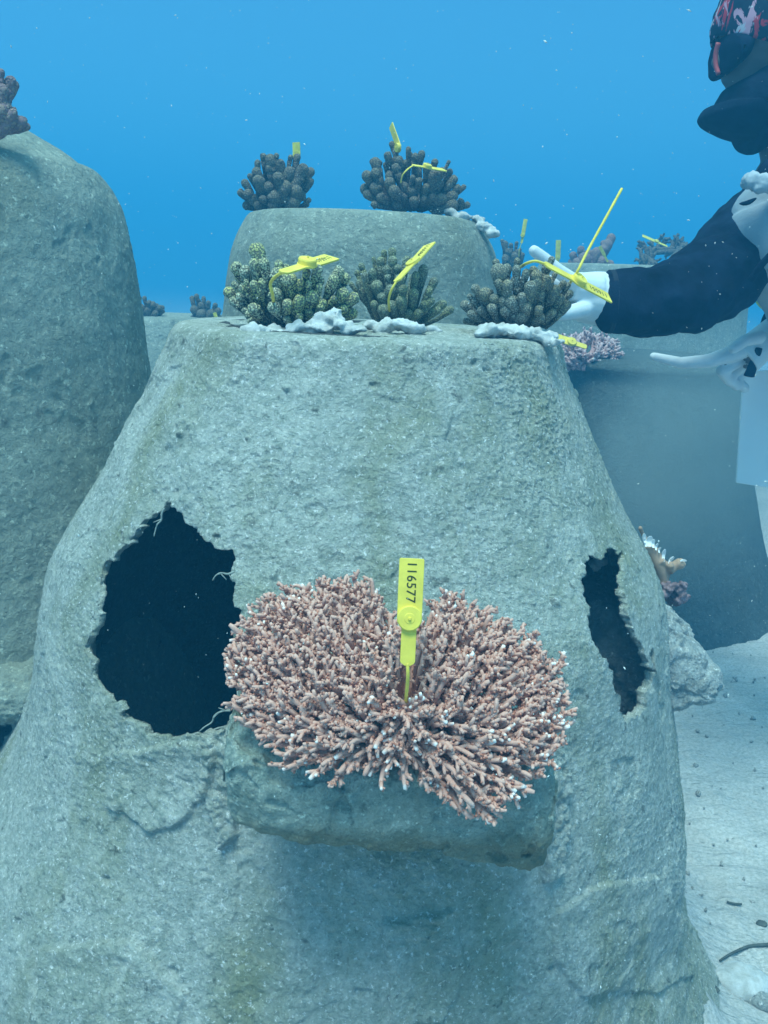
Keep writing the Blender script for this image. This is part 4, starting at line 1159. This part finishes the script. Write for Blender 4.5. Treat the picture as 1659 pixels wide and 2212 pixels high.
# ------------------------------------------------------------------ drifting particles
rs = np.random.RandomState(5)
mb = MB()
for k in range(2300):
    x = rs.uniform(-40, 1700); y = rs.uniform(-40, 2250); Y = .22 + 2.4 * rs.rand() ** 1.2
    p = at(x, y, Y)
    rr_ = rs.uniform(.00018, .00042) * (1 if rs.rand() < .97 else 1.8) * (.5 + .5 * Y)
    ax_ = rs.normal(size=3); ax_ /= np.linalg.norm(ax_)
    t2 = np.cross(ax_, rs.normal(size=3)); t2 /= np.linalg.norm(t2); t3 = np.cross(ax_, t2)
    ln = rs.choice([1, 1, 1, 1.6, 3])
    V = [p + ax_ * rr_ * ln, p - ax_ * rr_ * ln, p + t2 * rr_, p - t2 * rr_, p + t3 * rr_, p - t3 * rr_]
    mb.add(V, [[0, 2, 4], [0, 4, 3], [0, 3, 5], [0, 5, 2], [1, 4, 2], [1, 3, 4], [1, 5, 3], [1, 2, 5]])
o = mb.build('drifting_particles', M_speck, origin=(0, 1, 1))
props(o, kind='stuff')

# ------------------------------------------------------------------ water haze
def haze():
    mb = MB()
    mb.box((0, 23, 1.3), (np.array([1., 0, 0]), np.array([0, 1., 0]), np.array([0, 0, 1.])), (47, 38, 2.6))
    m = bpy.data.materials.new('haze'); m.use_nodes = True
    nt = m.node_tree; nt.nodes.clear()
    o = nt.nodes.new('ShaderNodeOutputMaterial'); v = nt.nodes.new('ShaderNodeVolumePrincipled')
    v.inputs['Color'].default_value = (.055, .40, .74, 1)
    v.inputs['Density'].default_value = .115
    v.inputs['Anisotropy'].default_value = .2
    nt.links.new(v.outputs[0], o.inputs['Volume'])
    h = mb.build('haze', m, smooth=False, origin=(0, 23, 1.3))
    props(h, kind='stuff')
haze()

# a soft plume of stirred-up silt by the pointing glove
def plume(px, py, Y, rad, dens):
    c = at(px, py, Y)
    V = []; n = 40; mrows = 24
    for i in range(mrows + 1):
        ph = math.pi * i / mrows
        for j in range(n):
            q = 2 * math.pi * j / n
            V.append([math.sin(ph) * math.cos(q) * rad[0], math.sin(ph) * math.sin(q) * rad[1], math.cos(ph) * rad[2]])
    m = bpy.data.materials.new('silt_plume'); m.use_nodes = True
    nt = m.node_tree; nt.nodes.clear()
    o = nt.nodes.new('ShaderNodeOutputMaterial'); v = nt.nodes.new('ShaderNodeVolumePrincipled')
    co = objco(nt)
    mp = nt.nodes.new('ShaderNodeMapping'); mp.inputs['Scale'].default_value = (1 / rad[0], 1 / rad[1], 1 / rad[2]); nt.links.new(co, mp.inputs[0])
    ln = nt.nodes.new('ShaderNodeVectorMath'); ln.operation = 'LENGTH'; nt.links.new(mp.outputs[0], ln.inputs[0])
    v.inputs['Color'].default_value = (.50, .62, .66, 1)
    f = nmap(nt, ln.outputs['Value'], .15, .98, 1, 0)
    w = nmap(nt, nnoise(nt, co, 5, 3, .6, .5), .3, .7, .35, 1.3)
    mu = nt.nodes.new('ShaderNodeMath'); mu.operation = 'MULTIPLY'; nt.links.new(f, mu.inputs[0]); nt.links.new(w, mu.inputs[1])
    m2 = nt.nodes.new('ShaderNodeMath'); m2.operation = 'MULTIPLY'; m2.inputs[1].default_value = dens; nt.links.new(mu.outputs[0], m2.inputs[0])
    nt.links.new(m2.outputs[0], v.inputs['Density']); nt.links.new(v.outputs[0], o.inputs['Volume'])
    h = mk('silt_plume', np.array(V) + c, grid_faces(mrows + 1, n, True), m, origin=c)
    props(h, kind='stuff')
plume(1500, 990, 2.2, (.30, .26, .38), 5.5)
scene.cycles.volume_step_rate = 4
